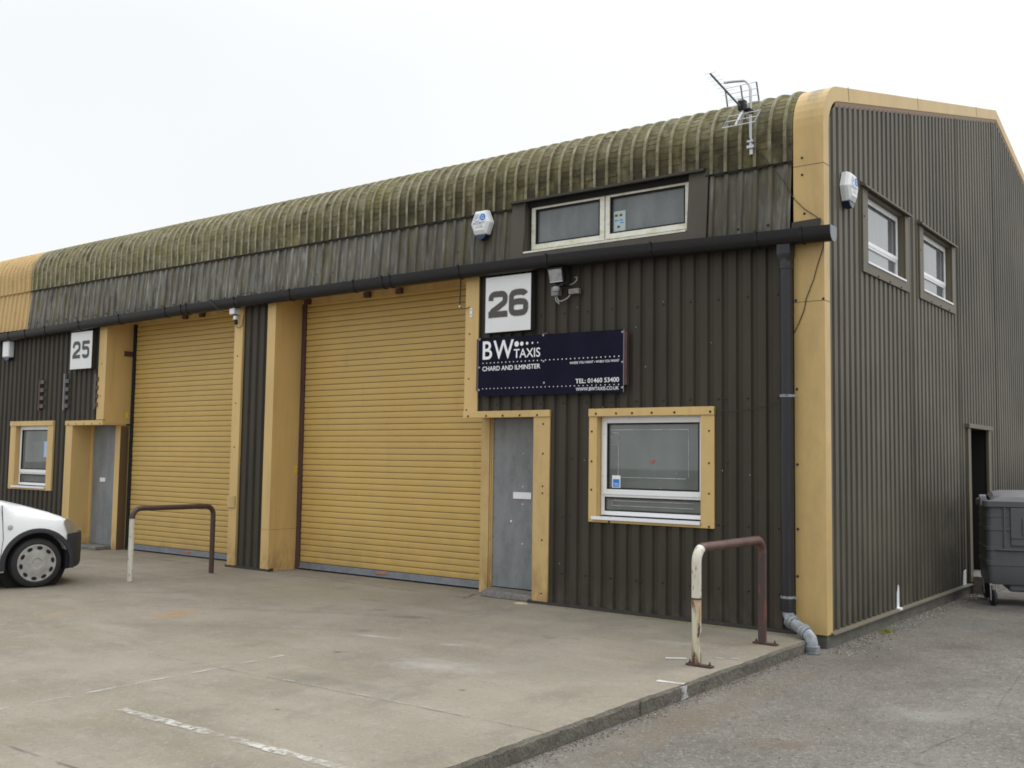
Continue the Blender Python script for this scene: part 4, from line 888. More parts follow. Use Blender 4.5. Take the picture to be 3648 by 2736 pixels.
for x in [-16.4, -15.4, -14.8, -14.1, -12.99, -11.77, -10.48, -10.07, -9.93, -8.77, -7.545, -6.28, -5.75, -5.61, -4.46, -3.15, -1.8, -.62, -.16]:
    mb = MB(); A = half(x - .012, GR + .007); Bq = half(x + .012, GR + .007); A2 = half(x - .012, GR); B2 = half(x + .012, GR); n = len(A)
    mb.add(A + Bq, [(k, k + 1, n + k + 1, n + k) for k in range(n - 1)]); mb.add(A + A2, [(k, k + 1, n + k + 1, n + k) for k in range(n - 1)]); mb.add(Bq + B2, [(k, k + 1, n + k + 1, n + k) for k in range(n - 1)])
    mb.box(x - .012, x + .012, GY - GR - .012, GY - GR + .004, gzr(x) - .02, gzr(x) + .012)
    mb.build('gutter_bracket', 'black', g)
mb = MB(); mb.hexa([(-.31, -.05, 3.90), (-.03, -.05, 3.91), (-.31, -.001, 3.90), (-.03, -.001, 3.91), (-.31, -.035, 3.99), (-.03, -.035, 4.0), (-.31, -.001, 3.99), (-.03, -.001, 4.0)]); mb.build('lead_flashing', 'darkbrown', B)

# ---- downpipe
D = MB(); PX, PY = -.352, -.085
D.tube([(PX, PY, 3.66), (PX, PY, .33)], .060, 20)
dp = D.build('downpipe', 'pipe', B, smooth=True)
mb = MB(); mb.box(-.42, -.285, -.155, -.02, 3.66, 3.80); mb.hexa([(-.395, -.135, 3.585), (-.31, -.135, 3.585), (-.395, -.03, 3.585), (-.31, -.03, 3.585), (-.42, -.155, 3.66), (-.285, -.155, 3.66), (-.42, -.02, 3.66), (-.285, -.02, 3.66)]); mb.tube([(PX, PY, 3.6), (PX, PY, 3.52)], .066, 20)
mb.build('outlet_box', 'pipe', dp, bevel=.004)
for z in (2.28, .355):
    mb = MB(); mb.tube([(PX, PY, z - .013), (PX, PY, z + .013)], .067, 20); mb.box(PX + .05, PX + .10, PY - .015, PY + .005, z - .01, z + .01); mb.build('pipe_clip', 'greypipe', dp, smooth=True)
mb = MB(); mb.tube([(PX, PY, .345), (PX, PY, .22)], .068, 20)
for z in (.30, .27, .24): mb.tube([(PX, PY, z - .004), (PX, PY, z + .004)], .074, 20)
p0 = Vector((PX, PY, .24)); p1 = Vector((PX + .01, PY - .01, .19)); p2 = Vector((PX + .06, PY - .05, .135)); p3 = Vector((-.11, -.235, .062)); p4 = Vector((-.055, -.270, .022)); p5 = Vector((-.040, -.280, -.03)); 
mb.build('pipe_socket', 'pipe', dp, smooth=True)
mb = MB(); mb.tube([p0, p1, p2, lerp(p2, p3, .5), p3, p4, p5, (-.038, -.282, -.19)], .054, 20)
for (q, d) in ((p2, p3 - p2), (lerp(p2, p3, .9), p3 - p2)):
    d = d.normalized()
    mb.tube([q - d * .035, q + d * .035], .065, 20); mb.tube([q - d * .012, q - d * .004], .070, 20); mb.tube([q + d * .004, q + d * .012], .070, 20)
mb.tube([(-.038, -.282, -.04), (-.038, -.282, -.085)], .062, 20)
for z in (-.045, -.065, -.10): mb.tube([(-.038, -.282, z - .004), (-.038, -.282, z + .004)], .067, 20)
mb.build('grey_elbow', 'greypipe', dp, smooth=True)

# ================================================================ THINGS ON THE WALLS
def text(name, s, m, parent, x0, x1, z0, z1, y=None, off=0, side=None, thick=.0015, sx=None):
    """lettering in the facade plane at y (facing -y) or, with side, at x=side (facing +x; x0..x1 are then y values)"""
    c = bpy.data.curves.new('t', 'FONT'); c.body = s; c.offset = off; c.extrude = 0; c.resolution_u = 6
    o = bpy.data.objects.new('t', c); COL.objects.link(o); dg = bpy.context.evaluated_depsgraph_get(); dg.update()
    me = bpy.data.meshes.new_from_object(o.evaluated_get(dg)); bpy.data.objects.remove(o); bpy.data.curves.remove(c)
    X = [v.co.x for v in me.vertices]; Y = [v.co.y for v in me.vertices]; ax, bx, ay, by = min(X), max(X), min(Y), max(Y)
    for v in me.vertices:
        u = lerp(x0, x1, (v.co.x - ax) / (bx - ax)); z = lerp(z0, z1, (v.co.y - ay) / (by - ay))
        v.co = (u, y, z) if side is None else (side, u, z)
    me.materials.clear(); me.materials.append(M[m]); me.name = name
    q = bpy.data.objects.new(name, me); COL.objects.link(q); par(q, parent); return q
def ribbon(mb, pts, wd, y, mi=0):
    """thick stroke through 2d points (x,z), constant width with mitred joints, flat at y"""
    n = len(pts); L = []; Q = []
    for i in range(n):
        p = Vector(pts[i]); a = Vector(pts[max(0, i - 1)]); b = Vector(pts[min(n - 1, i + 1)])
        d1 = (p - a).normalized() if i > 0 else (b - p).normalized(); d2 = (b - p).normalized() if i < n - 1 else d1
        d = (d1 + d2).normalized(); nn = Vector((-d.y, d.x)); k = wd / 2 / max(.5, nn.dot(Vector((-d1.y, d1.x))))
        L.append((p.x + nn.x * k, y, p.y + nn.y * k)); Q.append((p.x - nn.x * k, y, p.y - nn.y * k))
    for i in range(n - 1): mb.quad(Q[i], Q[i + 1], L[i + 1], L[i], mi)
def arc(cx, cz, rx, rz, a0, a1, n=10): return [(cx + rx * math.cos(R(lerp(a0, a1, i / n))), cz + rz * math.sin(R(lerp(a0, a1, i / n)))) for i in range(n + 1)]
def sq(cx, cz, rx, rz, a0, a1, n=14, e=.62):
    out = []
    for i in range(n + 1):
        a = R(lerp(a0, a1, i / n)); c, q = math.cos(a), math.sin(a)
        out.append((cx + rx * math.copysign(abs(c) ** e, c), cz + rz * math.copysign(abs(q) ** e, q)))
    return out
def digits(parent, a, b, y, wd):
    for layer, (dy, wdd, mm) in enumerate(((0, wd + .012, 'digit_edge'), (-.0015, wd, 'digit'))):
        mb = MB(); e = wdd / 2
        for (kind, x, z, w_, h) in (a, b):
            k = wd / 2; cx = x + w_ / 2; rx = w_ / 2 - k
            if kind == '2':
                top = sq(cx, z + h - .095, rx, .095 - k, 184, -38, 18)
                ribbon(mb, top + [(x + w_ * .50, z + h * .37), (x + w_ * .22, z + h * .24), (x + k * 1.02, z + k * 1.4), (x + k, z + k * .2)], wdd, y + dy)
                ribbon(mb, [(x - (wdd - wd) / 2, z + k), (x + w_ + (wdd - wd) / 2, z + k)], wdd, y + dy - .0003)
            elif kind == '6':
                ribbon(mb, sq(cx, z + .100, rx, .100 - k, 0, 360, 32), wdd, y + dy - .0003)
                ribbon(mb, [(x + k, z + .09)] + sq(cx, z + h - .105, rx, .105 - k, 180, 22, 18), wdd, y + dy)
            else:
                ribbon(mb, [(x + w_ + (wdd - wd) / 2, z + h - k), (x + k * .6, z + h - k)], wdd, y + dy); ribbon(mb, [(x + k, z + h - .002), (x + k * .9, z + h * .5)], wdd, y + dy - .0003)
                ribbon(mb, [(x + k, z + h * .52), (x + w_ * .3, z + h * .585)] + sq(cx, z + .094, rx, .100 - k, 92, -165, 22), wdd, y + dy - .0006)
        mb.build('number', mm, parent)
def numsign(x0, x1, z0, z1, label, a, b, wd):
    t = thing('unit_number_sign', label, 'sign', ((x0 + x1) / 2, -.08, z0), group='unit number boards under the gutter')
    mb = MB(); mb.box(x0, x1, -.088, -.002, z0, z1); mb.build('sign_box', 'darkbrown', t, bevel=.003)
    mb = MB(); mb.box(x0 + .004, x1 - .004, -.092, -.086, z0 + .004, z1 - .004); mb.build('face_panel', 'signwhite', t, bevel=.001)
    digits(t, a, b, -.0945, wd); return t
numsign(-4.107, -3.43, 3.126, 3.798, 'white unit number board reading 26 over the blue company sign', ('2', -4.052, 3.309, .277, .309), ('6', -3.747, 3.306, .277, .312), .066)
numsign(-13.37, -12.69, 3.075, 3.725, 'white unit number board reading 25 at the far end', ('2', -13.29, 3.266, .235, .292), ('5', -12.99, 3.266, .22, .290), .054)

# company sign
t = thing('company_sign', 'dark blue taxi company sign with white lettering left of the floodlight', 'sign', (-3.2, -.06, 2.37))
mb = MB(); mb.box(-4.262, -4.205, -.054, -.004, 2.44, 3.07); mb.box(-2.205, -2.165, -.054, -.002, 2.45, 3.03); mb.box(-3.29, -3.22, -.054, -.002, 2.40, 3.085); mb.build('backing_board', 'redbrown', t, bevel=.003)
mb = MB(); mb.hexa([(-4.222, -.066, 2.378), (-2.200, -.066, 2.368), (-4.222, -.055, 2.378), (-2.200, -.055, 2.368), (-4.226, -.066, 3.077), (-2.202, -.066, 3.056), (-4.226, -.055, 3.077), (-2.202, -.055, 3.056)]); mb.build('sign_panel', 'navy', t, bevel=.001)
mb = MB(); mb.box(-2.2000, -2.1975, -.0665, -.054, 2.37, 3.055); mb.box(-4.2255, -4.223, -.0665, -.054, 2.38, 3.075); mb.build('pale_panel_edge', 'boltlight', t)
Y = -.0672
text('lettering', 'B', 'print', t, -4.155, -4.012, 2.814, 3.034, Y, .012); text('lettering', 'W', 'print', t, -3.993, -3.690, 2.812, 3.034, Y, .012)
text('lettering', 'TAXIS', 'print', t, -3.688, -3.308, 2.811, 2.918, Y, .008)
text('lettering', 'CHARD AND ILMINSTER', 'print', t, -4.155, -3.305, 2.676, 2.731, Y, .014)
text('lettering', 'WHERE YOU WANT \u2022 WHEN YOU WANT', 'print', t, -2.899, -2.251, 2.705, 2.732, Y, .01)
text('lettering', 'TEL: 01460 53400', 'print', t, -2.818, -2.252, 2.485, 2.537, Y, .013)
text('lettering', 'WWW.BWTAXIS.CO.UK', 'print', t, -2.812, -2.253, 2.400, 2.439, Y, .008)
mb = MB()
def dot(x, z, r): mb.lathe((x, Y + .0004, z), (0, -1, 0), [(0, r), (.0004, r), (.0006, 0)], 14)
for x, r in ((-3.648, .033), (-3.573, .025), (-3.496, .018), (-3.42, .012), (-3.344, .007)): dot(x, 2.976, r)
for i in range(34): x = lerp(-4.149, -2.256, i / 33); dot(x, lerp(2.772, 2.764, i / 33), .0068)
for i in range(34): x = lerp(-4.148, -2.258, i / 33); dot(x, lerp(2.465, 2.456, i / 33), .0062)
mb.build('printed_dots', 'print', t)
mb = MB()
for x, z in [(-4.204, 3.062), (-3.267, 3.055), (-2.214, 3.025), (-4.206, 2.722), (-3.259, 2.753), (-2.212, 2.698), (-4.206, 2.451), (-3.25, 2.506), (-2.212, 2.42)]: mb.bolt(x, -.067, z, .010)
mb.build('screw_cap', 'boltlight', t, smooth=True)

# alarm boxes
def alarm(o, ax, label, big=1):
    """ax 0: on the front wall facing -y, 1: on the side wall facing +x"""
    t = thing('alarm_box', label, 'alarm', o, R(0) if ax == 0 else R(90), 'white alarm boxes on the walls')
    back = [(-.135, .01), (-.155, .0), (-.07, .155), (.07, .155), (.155, .0), (.085, -.15), (-.085, -.15)]
    back = [(-.155, 0), (-.085, .155), (.085, .155), (.155, 0), (.095, -.145), (-.095, -.145)]
    mb = MB(); n = 6
    ring = lambda s, y, dz=0: [(p[0] * s, y, p[1] * s + dz) for p in back]
    R0, R1, R2, R3 = ring(1, 0), ring(1.0, -.045), ring(.93, -.075), ring(.70, -.098, .01)
    mb.add(R0 + R1 + R2 + R3, [(k * n + i, k * n + (i + 1) % n, (k + 1) * n + (i + 1) % n, (k + 1) * n + i) for k in range(3) for i in range(n)] + [tuple(range(3 * n, 4 * n))])
    local(mb.build('casing', 'white', None, bevel=.006), t)
    mb = MB(); lens = [(-.092, -.146), (.092, -.146), (.06, -.19), (0, -.212), (-.06, -.19)]
    mb.prism(lens, lambda p: (p[0], -.005, p[1]), lambda p: (p[0] * .93, -.072, p[1])); local(mb.build('lens', 'lens', None, bevel=.006), t)
    mb = MB(); 
    def octo(cx, cz, r, y): return [(cx + r * sx, y, cz + r * sz) for sx, sz in ((-1, -.5), (-.5, -1), (.5, -1), (1, -.5), (1, .5), (.5, 1), (-.5, 1), (-1, .5))]
    mb.add(octo(.052, .062, .040, -.0992), [tuple(range(8))]); mb.add(octo(-.038, .058, .042, -.0990), [tuple(range(8))])
    local(mb.build('logo', 'blue', None), t)
    mb = MB(); mb.add(octo(-.038, .058, .036, -.0996), [tuple(range(8))]); local(mb.build('logo', 'white', None), t)
    def tx(s, m, x0, x1, z0, z1, off=0):
        c = bpy.data.curves.new('t', 'FONT'); c.body = s; c.offset = off; oo = bpy.data.objects.new('t', c); COL.objects.link(oo); dg = bpy.context.evaluated_depsgraph_get(); dg.update()
        me = bpy.data.meshes.new_from_object(oo.evaluated_get(dg)); bpy.data.objects.remove(oo)
        X = [v.co.x for v in me.vertices]; Yv = [v.co.y for v in me.vertices]
        for v in me.vertices: v.co = (lerp(x0, x1, (v.co.x - min(X)) / (max(X) - min(X))), -.1004, lerp(z0, z1, (v.co.y - min(Yv)) / (max(Yv) - min(Yv))))
        me.materials.clear(); me.materials.append(M[m]); q = bpy.data.objects.new('lettering', me); COL.objects.link(q); local(q, t)
    tx('P', 'greyprint', -.055, -.020, .036, .080); tx('G', 'white', .034, .07, .040, .085)
    tx('SECURITY', 'greyprint', -.095, .088, -.018, .008, .01); tx('SYSTEMS', 'greyprint', -.05, .05, -.040, -.030); tx('01935 40287', 'greyprint', -.065, .06, -.064, -.050, .005)
    return t
alarm((-4.19, -.035, 4.475), 0, 'white hexagonal alarm box above the gutter on the front wall')
alarm((.0, .60, 4.42), 1, 'white hexagonal alarm box high on the side wall by the corner')
t = thing('wall_box', 'small white wall box under the gutter at the far left end', 'box', (-15.6, -.05, 3.4))
mb = MB(); mb.box(-15.735, -15.50, -.12, .0, 3.40, 3.715); mb.build('casing', 'white', t, bevel=.03, seg=4)
mb = MB(); mb.prism([(-15.72, 3.395), (-15.51, 3.395), (-15.56, 3.35), (-15.65, 3.345)], lambda p: (p[0], -.005, p[1]), lambda p: (p[0], -.09, p[1])); mb.build('lens', 'lens', t)

# floodlight
t = thing('floodlight', 'small black floodlight with motion sensor beside the number 26 board', 'light', (-2.95, -.1, 3.5))
c0 = Vector((-3.03, -.17, 3.715)); RX = Matrix.Rotation(R(16), 4, 'X') @ Matrix.Rotation(R(8), 4, 'Z')
def tb(mb, x0, x1, y0, y1, z0, z1):
    mb.hexa([tuple(c0 + RX @ Vector((x, y, z))) for z in (z0, z1) for y in (y0, y1) for x in (x0, x1)])
mb = MB(); tb(mb, -.098, .098, -.01, .06, -.082, .082); tb(mb, -.07, .07, .06, .10, -.05, .05); mb.build('housing', 'black', t, bevel=.006)
mb = MB(); tb(mb, -.080, .080, -.0135, -.009, -.066, .066)
M['lampglass'] = mat('dusty_lamp_glass', (.33, .34, .34), .25, layers=[('noise', (.16, .165, .17), (9, 9, 9), .42, .6, .8)]); mb.build('glass', 'lampglass', t)
mb = MB(); tb(mb, -.080, .080, -.016, -.0136, -.078, -.068); mb.build('trim_strip', 'aluw', t)
mb = MB(); mb.box(-3.16, -3.06, -.075, .0, 3.50, 3.60); mb.box(-2.94, -2.80, -.05, .0, 3.505, 3.565)
M['boxgrey'] = mat('weathered_grey_plastic', (.24, .235, .225), .5, layers=[('noise', (.14, .13, .12), (25, 25, 25), .45, .65, .7)]); mb.build('junction_box', 'boxgrey', t, bevel=.005)
mb = MB(); mb.lathe((-3.03, -.16, 3.585), (0, 0, -1), [(0, .02), (.005, .038), (.035, .04), (.055, .03), (.062, 0)], 16)
M['boxgrey2'] = mat('pale_sensor_dome', (.34, .34, .36), .35); mb.build('motion_sensor', 'boxgrey2', t, smooth=True)
mb = MB(); mb.tube([(-3.04, -.06, 3.60), (-3.03, -.12, 3.64)], .012, 8); mb.box(-3.10, -2.96, -.13, -.04, 3.595, 3.612); mb.build('bracket', 'black', t)
mb = MB(); mb.tube([(-2.92, -.05, 3.61), (-2.86, -.06, 3.62), (-2.82, -.06, 3.65), (-2.82, -.05, 3.69), (-2.86, -.04, 3.69)], .005, 6); mb.tube([(-3.10, -.05, 3.50), (-3.07, -.06, 3.44), (-3.02, -.06, 3.43), (-2.95, -.05, 3.46), (-2.92, -.03, 3.505)], .006, 6); mb.tube([(-3.12, -.05, 3.50), (-3.10, -.055, 3.44), (-3.07, -.055, 3.41)], .006, 6); mb.tube([(-3.08, -.05, 3.47), (-3.06, -.055, 3.40)], .006, 6)
mb.build('cable', 'cablew', t, smooth=True)

# light sensor under the gutter on the frame between the shutters
t = thing('security_sensor', 'white security sensor with black lens hanging under the gutter between shutters', 'sensor', (-8.87, -.08, 3.6))
mb = MB(); mb.box(-8.945, -8.83, -.13, -.012, 3.715, 3.81); mb.build('housing', 'white', t, bevel=.008)
mb = MB(); mb.lathe((-8.88, -.07, 3.715), (0, 0, -1), [(0, .035), (.015, .03), (.03, .018), (.034, 0)], 12); mb.build('lens', 'black', t, smooth=True)
mb = MB(); mb.tube([(-8.87, -.07, 3.69), (-8.865, -.075, 3.63)], [.03, .034], 12); mb.build('dome', 'white', t, smooth=True)
mb = MB(); mb.tube([(-8.865, -.075, 3.635), (-8.83, -.085, 3.57)], [.03, .026], 12); mb.build('lamp_head', 'black', t, smooth=True)
mb = MB(); mb.tube([(-8.86, -.06, 3.58), (-8.86, -.06, 3.54), (-8.83, -.05, 3.51), (-8.79, -.04, 3.52), (-8.765, -.02, 3.56), (-8.765, -.01, 3.7)], .005, 6); mb.build('cable', 'cable', t)
# cable over the gutter
t = thing('gutter_cable', 'thin black cable looped over the gutter beside the white sensor', 'cable', (-8.8, -.2, 3.9))
mb = MB(); mb.tube([(-9.45, -.10, 3.97), (-9.35, -.205, 3.97), (-9.25, -.235, 3.9), (-9.12, -.215, 3.80), (-9.03, -.13, 3.76), (-8.93, -.10, 3.76)], .005, 6); mb.tube([(-8.80, -.10, 3.77), (-8.68, -.18, 3.80), (-8.62, -.235, 3.88), (-8.56, -.22, 3.97), (-8.45, -.16, 4.0), (-8.36, -.10, 3.98)], .005, 6)
mb.build('cable', 'cable', t, smooth=True)
# rod and bracket by the shutter corner
t = thing('switch_bracket', 'black rod and small white bracket on the yellow jamb left of board 26', 'bracket', (-4.4, -.03, 3.5))
mb = MB(); mb.tube([(-4.55, -.03, 3.86), (-4.56, -.03, 3.50)], .008, 8); mb.tube([(-4.56, -.03, 3.50), (-4.53, -.03, 3.47), (-4.45, -.035, 3.46), (-4.40, -.03, 3.475)], .005, 6); mb.build('rod', 'cable', t)
mb = MB(); mb.tube([(-4.56, -.031, 3.51), (-4.56, -.031, 3.485)], .011, 8); mb.box(-4.405, -4.367, -.02, -.013, 3.35, 3.465); mb.build('bracket_plate', 'aluw', t)
mb = MB(); mb.bolt(-4.386, -.02, 3.44, .005); mb.bolt(-4.386, -.02, 3.38, .005); mb.build('screw', 'bolt', t)

# leftover sign rails on unit 25
for (x, z0, z1, m1, m2, lab) in ((-14.50, 2.39, 2.95, 'redbrown', 'railgrey', 'dark toothed sign rail farthest left on the brown wall'), (-13.66, 2.38, 3.02, 'railpale', 'railgrey', 'pale toothed sign rail below and left of board 25'), (-12.67, 2.38, 2.98, 'railgrey', 'redrust', 'narrow rusty sign rail against the yellow jamb')):
    for q in ('railgrey', 'railpale'):
        if q not in M: M[q] = mat(q + '_metal', (.085, .082, .078) if q == 'railgrey' else (.17, .17, .18), .5)
    t = thing('sign_rail', lab, 'bracket', (x, -.02, z0), group='leftover sign rails on the brown wall')
    mb = MB(); mb.box(x, x + .045, -.035, .004, z0, z1); mb.build('rail', m1, t)
    mb = MB()
    for k in range(4): z = z0 + .04 + k * .145; mb.box(x + .045 if x < -13 else x + .045, x + .16 if x < -13 else x + .10, -.03, .004, z, z + .07)
    mb.build('teeth', m2, t)

# aerial cable down the corner trim
t = thing('aerial_cable', 'thin dark aerial cable trailing down the yellow corner trim', 'cable', (-.15, -.01, 3.5))
mb = MB(); mb.tube([(-.70, -.03, 4.80), (-.60, -.03, 4.70), (-.45, -.04, 4.50), (-.37, -.025, 4.378), (-.29, -.012, 4.222), (-.194, -.01, 4.117), (-.06, -.01, 4.012), (-.01, -.05, 3.95), (.03, -.20, 3.87)], .004, 6)
mb.tube([(.01, -.03, 3.82), (.0, -.01, 3.73), (-.065, -.01, 3.546), (-.10, -.01, 3.42), (-.181, -.01, 3.221), (-.20, -.01, 3.12), (-.252, -.012, 2.996), (-.30, -.012, 2.90)], .004, 6); mb.build('cable', 'cable', t, smooth=True)
t = thing('wall_wire', 'thin wire strung from the window trim to the drainpipe', 'cable', (-.8, -.01, 2.15))
mb = MB(); mb.tube([(-1.15, -.03, 2.155), (-.95, -.008, 2.145), (-.8, -.008, 2.16), (-.6, -.008, 2.19), (-.42, -.02, 2.24)], .0025, 5); mb.build('wire', 'cable', t)

# ---- TV aerial
t = thing('tv_aerial', 'bent aluminium television aerial with grid reflector standing on the curved eave', 'aerial', (-.73, -.03, 4.8))
mb = MB(); pth = [(-.728, -.055, 4.80), (-.716, -.085, 5.38)]
for i in range(1, 8):
    th = R(90 * i / 7); pth.append((-.716 - .085 * (1 - math.cos(th)), -.085, 5.38 + .13 * math.sin(th)))
pth += [(-.90, -.085, 5.525), (-1.005, -.085, 5.535)]
mb.tube(pth, .0155, 12); mb.build('mast', 'alu', t, smooth=True)
mb = MB(); mb.box(-.765, -.69, -.075, -.035, 4.80, 4.83); mb.box(-.76, -.695, -.08, -.035, 4.86, 4.88); mb.box(-.745, -.71, -.05, .0, 4.74, 4.90); mb.box(-.75, -.70, -.03, .03, 4.74, 4.76); mb.build('wall_clamp', 'alu', t, bevel=.002)
bs, be = Vector((-.770, -.147, 5.187)), Vector((-.800, -.82, 5.35))
mb = MB(); mb.tube([bs + (bs - be) * .05, be], .010, 8); mb.build('boom', 'teal', t)
mb = MB()
for k in range(9):
    q = lerp(bs, be, .22 + .78 * k / 8); L = .085 - .003 * k; mb.tube([q + Vector((-L, 0, .006)), q + Vector((L, 0, .006))], .0022, 5)
mb.build('director_rod', 'alu', t)
def panel(zs, ys, x0, x1, name):
    mb = MB()
    for x in (x0, (x0 + x1) / 2, x1): mb.tube([(x, ys[0], zs[0]), (x, ys[1], zs[1])], .008, 6, mi=0)
    for k in range(4 if zs[1] > zs[0] else 3):
        f = k / (3 if zs[1] > zs[0] else 2); mb.tube([(x0 - .01, lerp(ys[0], ys[1], f) - .004, lerp(zs[0], zs[1], f)), (x1 + .01, lerp(ys[0], ys[1], f) - .004, lerp(zs[0], zs[1], f))], .0042, 6, mi=1)
    mb.build(name, ['teal', 'aluw'], t)
panel((5.235, 5.41), (-.16, -.22), -.930, -.592, 'reflector_panel'); panel((5.125, 4.965), (-.19, -.34), -.895, -.565, 'reflector_panel')
mb = MB(); mb.tube([(-.755, -.16, 5.19), (-.79, -.28, 4.99)], .012, 8); mb.build('tilt_arm', 'aluw', t)
mb = MB(); mb.box(-.80, -.735, -.21, -.12, 5.165, 5.275); mb.box(-.74, -.69, -.15, -.06, 5.15, 5.19); mb.build('junction_box', 'black', t, bevel=.006)
mb = MB(); mb.tube([(-.76, -.15, 5.17), (-.74, -.13, 5.05), (-.735, -.08, 4.90), (-.72, -.05, 4.82)], .004, 6); mb.build('cable', 'cable', t)

# ================================================================ HOOPS
def hoop(x, y0, y1, top, r, label, upright_f, bend_m, bar_m, upright_b, plates):
    t = thing('hoop_barrier', label, 'barrier', (x, (y0 + y1) / 2, 0), group='tubular hoop barriers on the slab'); rb = .12
    def cor(yc, s, n=8): return [(x, yc + s * rb * (1 - math.cos(R(90 * i / n))) * 1, top - rb + rb * math.sin(R(90 * i / n))) for i in range(n + 1)]
    fb = cor(y0, 1); bb = cor(y1, -1)
    cut = 6
    mb = MB(); mb.tube([(x, y0, .01), (x, y0, .535)], r, 18); mb.build('front_post', upright_f[0], t, smooth=True)
    mb = MB(); mb.tube([(x, y0, .537), (x, y0, .62)] + fb[:cut + 1], r * 1.015, 18); mb.build('front_bend', upright_f[1], t, smooth=True)
    if upright_f[2]: mb = MB(); mb.tube([(x, y0, .527), (x, y0, .540)], r * 1.09, 18); mb.build('weld_ring', 'plate', t, smooth=True)
    mb = MB(); mb.tube(fb[cut:] + bb[::-1], r, 18); mb.build('top_rail', bar_m, t, smooth=True)
    mb = MB(); mb.tube([bb[0], (x, y1, .01)], r, 18); mb.build('rear_post', upright_b, t, smooth=True)
    for yc in (y0, y1):
        if plates:
            mb = MB(); L = .115; mb.box(-L, L, -.03, .03, 0.002, .017)
            o = mb.build('base_plate', 'plate', None, bevel=.003); o.location = (x + .03, yc - .0, 0); o.rotation_euler = (0, 0, R(-3)); par(o, t)
            mb = MB()
            for s in (-1, 1): mb.lathe((s * .09, 0, .017), (0, 0, 1), [(0, .012), (.010, .012), (.011, .006), (.028, .006), (.028, 0)], 6)
            q = mb.build('anchor_bolt', 'plate', None); q.location = o.location; q.rotation_euler = o.rotation_euler; par(q, t)
        else:
            mb = MB(); mb.lathe((x, yc, 0), (0, 0, 1), [(.0, r * 1.9), (.008, r * 1.5), (.014, r)], 14); mb.build('mortar_collar', 'step', t)
    return t
hoop(-.335, -2.015, -.720, .935, .0385, 'near hoop barrier with white peeling front leg and rusty rail', ('hoopcream', 'hoopwhite', True), None, 'rust', 'redrust', True)
hoop(-8.33, -1.985, -.745, .930, .034, 'far hoop barrier before the left shutter, white front leg', ('hoopwhite', 'hoopwhite', False), None, 'darkrust', 'darkrust', False)
# the far hoop's bend is dark: overwrite its material
for o in bpy.data.objects:
    if o.name.startswith('front_bend') and o.parent and 'far hoop' in o.parent.get('label', ''):
        o.data.materials.clear(); o.data.materials.append(M['darkrust'])
for o in list(bpy.data.objects):
    if o.name.startswith('front_post') and o.parent and 'far hoop' in o.parent.get('label', ''):
        for v in o.data.vertices:
            if v.co.z > .3: v.co.z += .27
    if o.name.startswith('front_bend') and o.parent and 'far hoop' in o.parent.get('label', ''):
        for v in o.data.vertices:
            if v.co.z < .76: v.co.z = max(v.co.z, .80)

# ================================================================ VAN
va = R(78.5); van = thing('parked_van', 'small white van with dark grey bumper parked facing the building', 'van', (-8.586, -3.072, 0), va)
WV = 1.66
def ins(s):
    if s > .26: return .0 + .46 * (max(0, s - .26) / .37) ** 1.9
    if s < -3.35: return .06 * ((-3.35 - s) / .2)
    return 0
def top(s):
    P = [(-3.60, 1.70), (-3.52, 1.80), (-3.2, 1.84), (-1.6, 1.82), (-1.35, 1.76), (-.50, 1.10), (-.42, 1.055), (-.1, .985), (.2, .90), (.34, .825), (.44, .76), (.54, .69), (.61, .64), (.63, .60)]
    for i in range(len(P) - 1):
        if P[i][0] <= s <= P[i + 1][0]: return lerp(P[i][1], P[i + 1][1], (s - P[i][0]) / (P[i + 1][0] - P[i][0]))
    return P[-1][1]
def section(s):
    i = ins(s); T = top(s); sh = min(T - .02, .80 if s > -.4 else 1.0); sh = max(sh, .3)
    tum = .05 if s > -.42 else .12
    a = [(i + .05, .20), (i + .0, .28), (i - .0, .50), (i + .002, lerp(.5, sh, .6)), (i + .02, sh)]
    if T > 1.15: a += [(i + .07, lerp(sh, T, .7)), (i + .13, T - .05), (i + .22, T - .01)]
    else: a += [(i + .05, lerp(sh, T, .45)), (i + .11, lerp(sh, T, .8)), (i + .25, T - .012)]
    a.append((WV / 2, T + .01))
    return a + [(WV - p[0], p[1]) for p in a[:-1][::-1]]
S = [-3.60, -3.55, -3.45, -3.2, -2.6, -2.0, -1.6, -1.35, -1.0, -.7, -.5, -.42, -.3, -.15, 0, .15, .28, .36, .43, .49, .54, .58, .61, .63]
mb = MB(); secs = [section(s) for s in S]; n = len(secs[0])
mb.add([(S[k], p[0], p[1]) for k in range(len(S)) for p in secs[k]], [(k * n + i, k * n + i + 1, (k + 1) * n + i + 1, (k + 1) * n + i) for k in range(len(S) - 1) for i in range(n - 1)] + [tuple(range(n)), tuple(range((len(S) - 1) * n, len(S) * n))[::-1]] + [(k * n + n - 1, k * n, (k + 1) * n, (k + 1) * n + n - 1) for k in range(len(S) - 1)])
body = mb.build('body', 'vanwhite', None, smooth=True)
# wheel arches cut out of the body
cut = MB()
for s in (0, -2.7):
    for l in (-.1, WV - .22): cut.lathe((s, l, .29), (0, 1, 0), [(0, 0), (0, .375), (.32, .375), (.32, 0)], 40)
cu = cut.build('cutter', 'vandark', None)
bo = body.modifiers.new('b', 'BOOLEAN'); bo.operation = 'DIFFERENCE'; bo.object = cu; bo.solver = 'EXACT'
dg = bpy.context.evaluated_depsgraph_get(); dg.update(); me = bpy.data.meshes.new_from_object(body.evaluated_get(dg)); body.modifiers.clear(); body.data = me
bpy.data.objects.remove(cu); body.data.materials.clear(); body.data.materials.append(M['vanwhite']); 
try: body.data.set_sharp_from_angle(angle=R(38))
except Exception: pass
for p in body.data.polygons: p.material_index = 0
local(body, van)
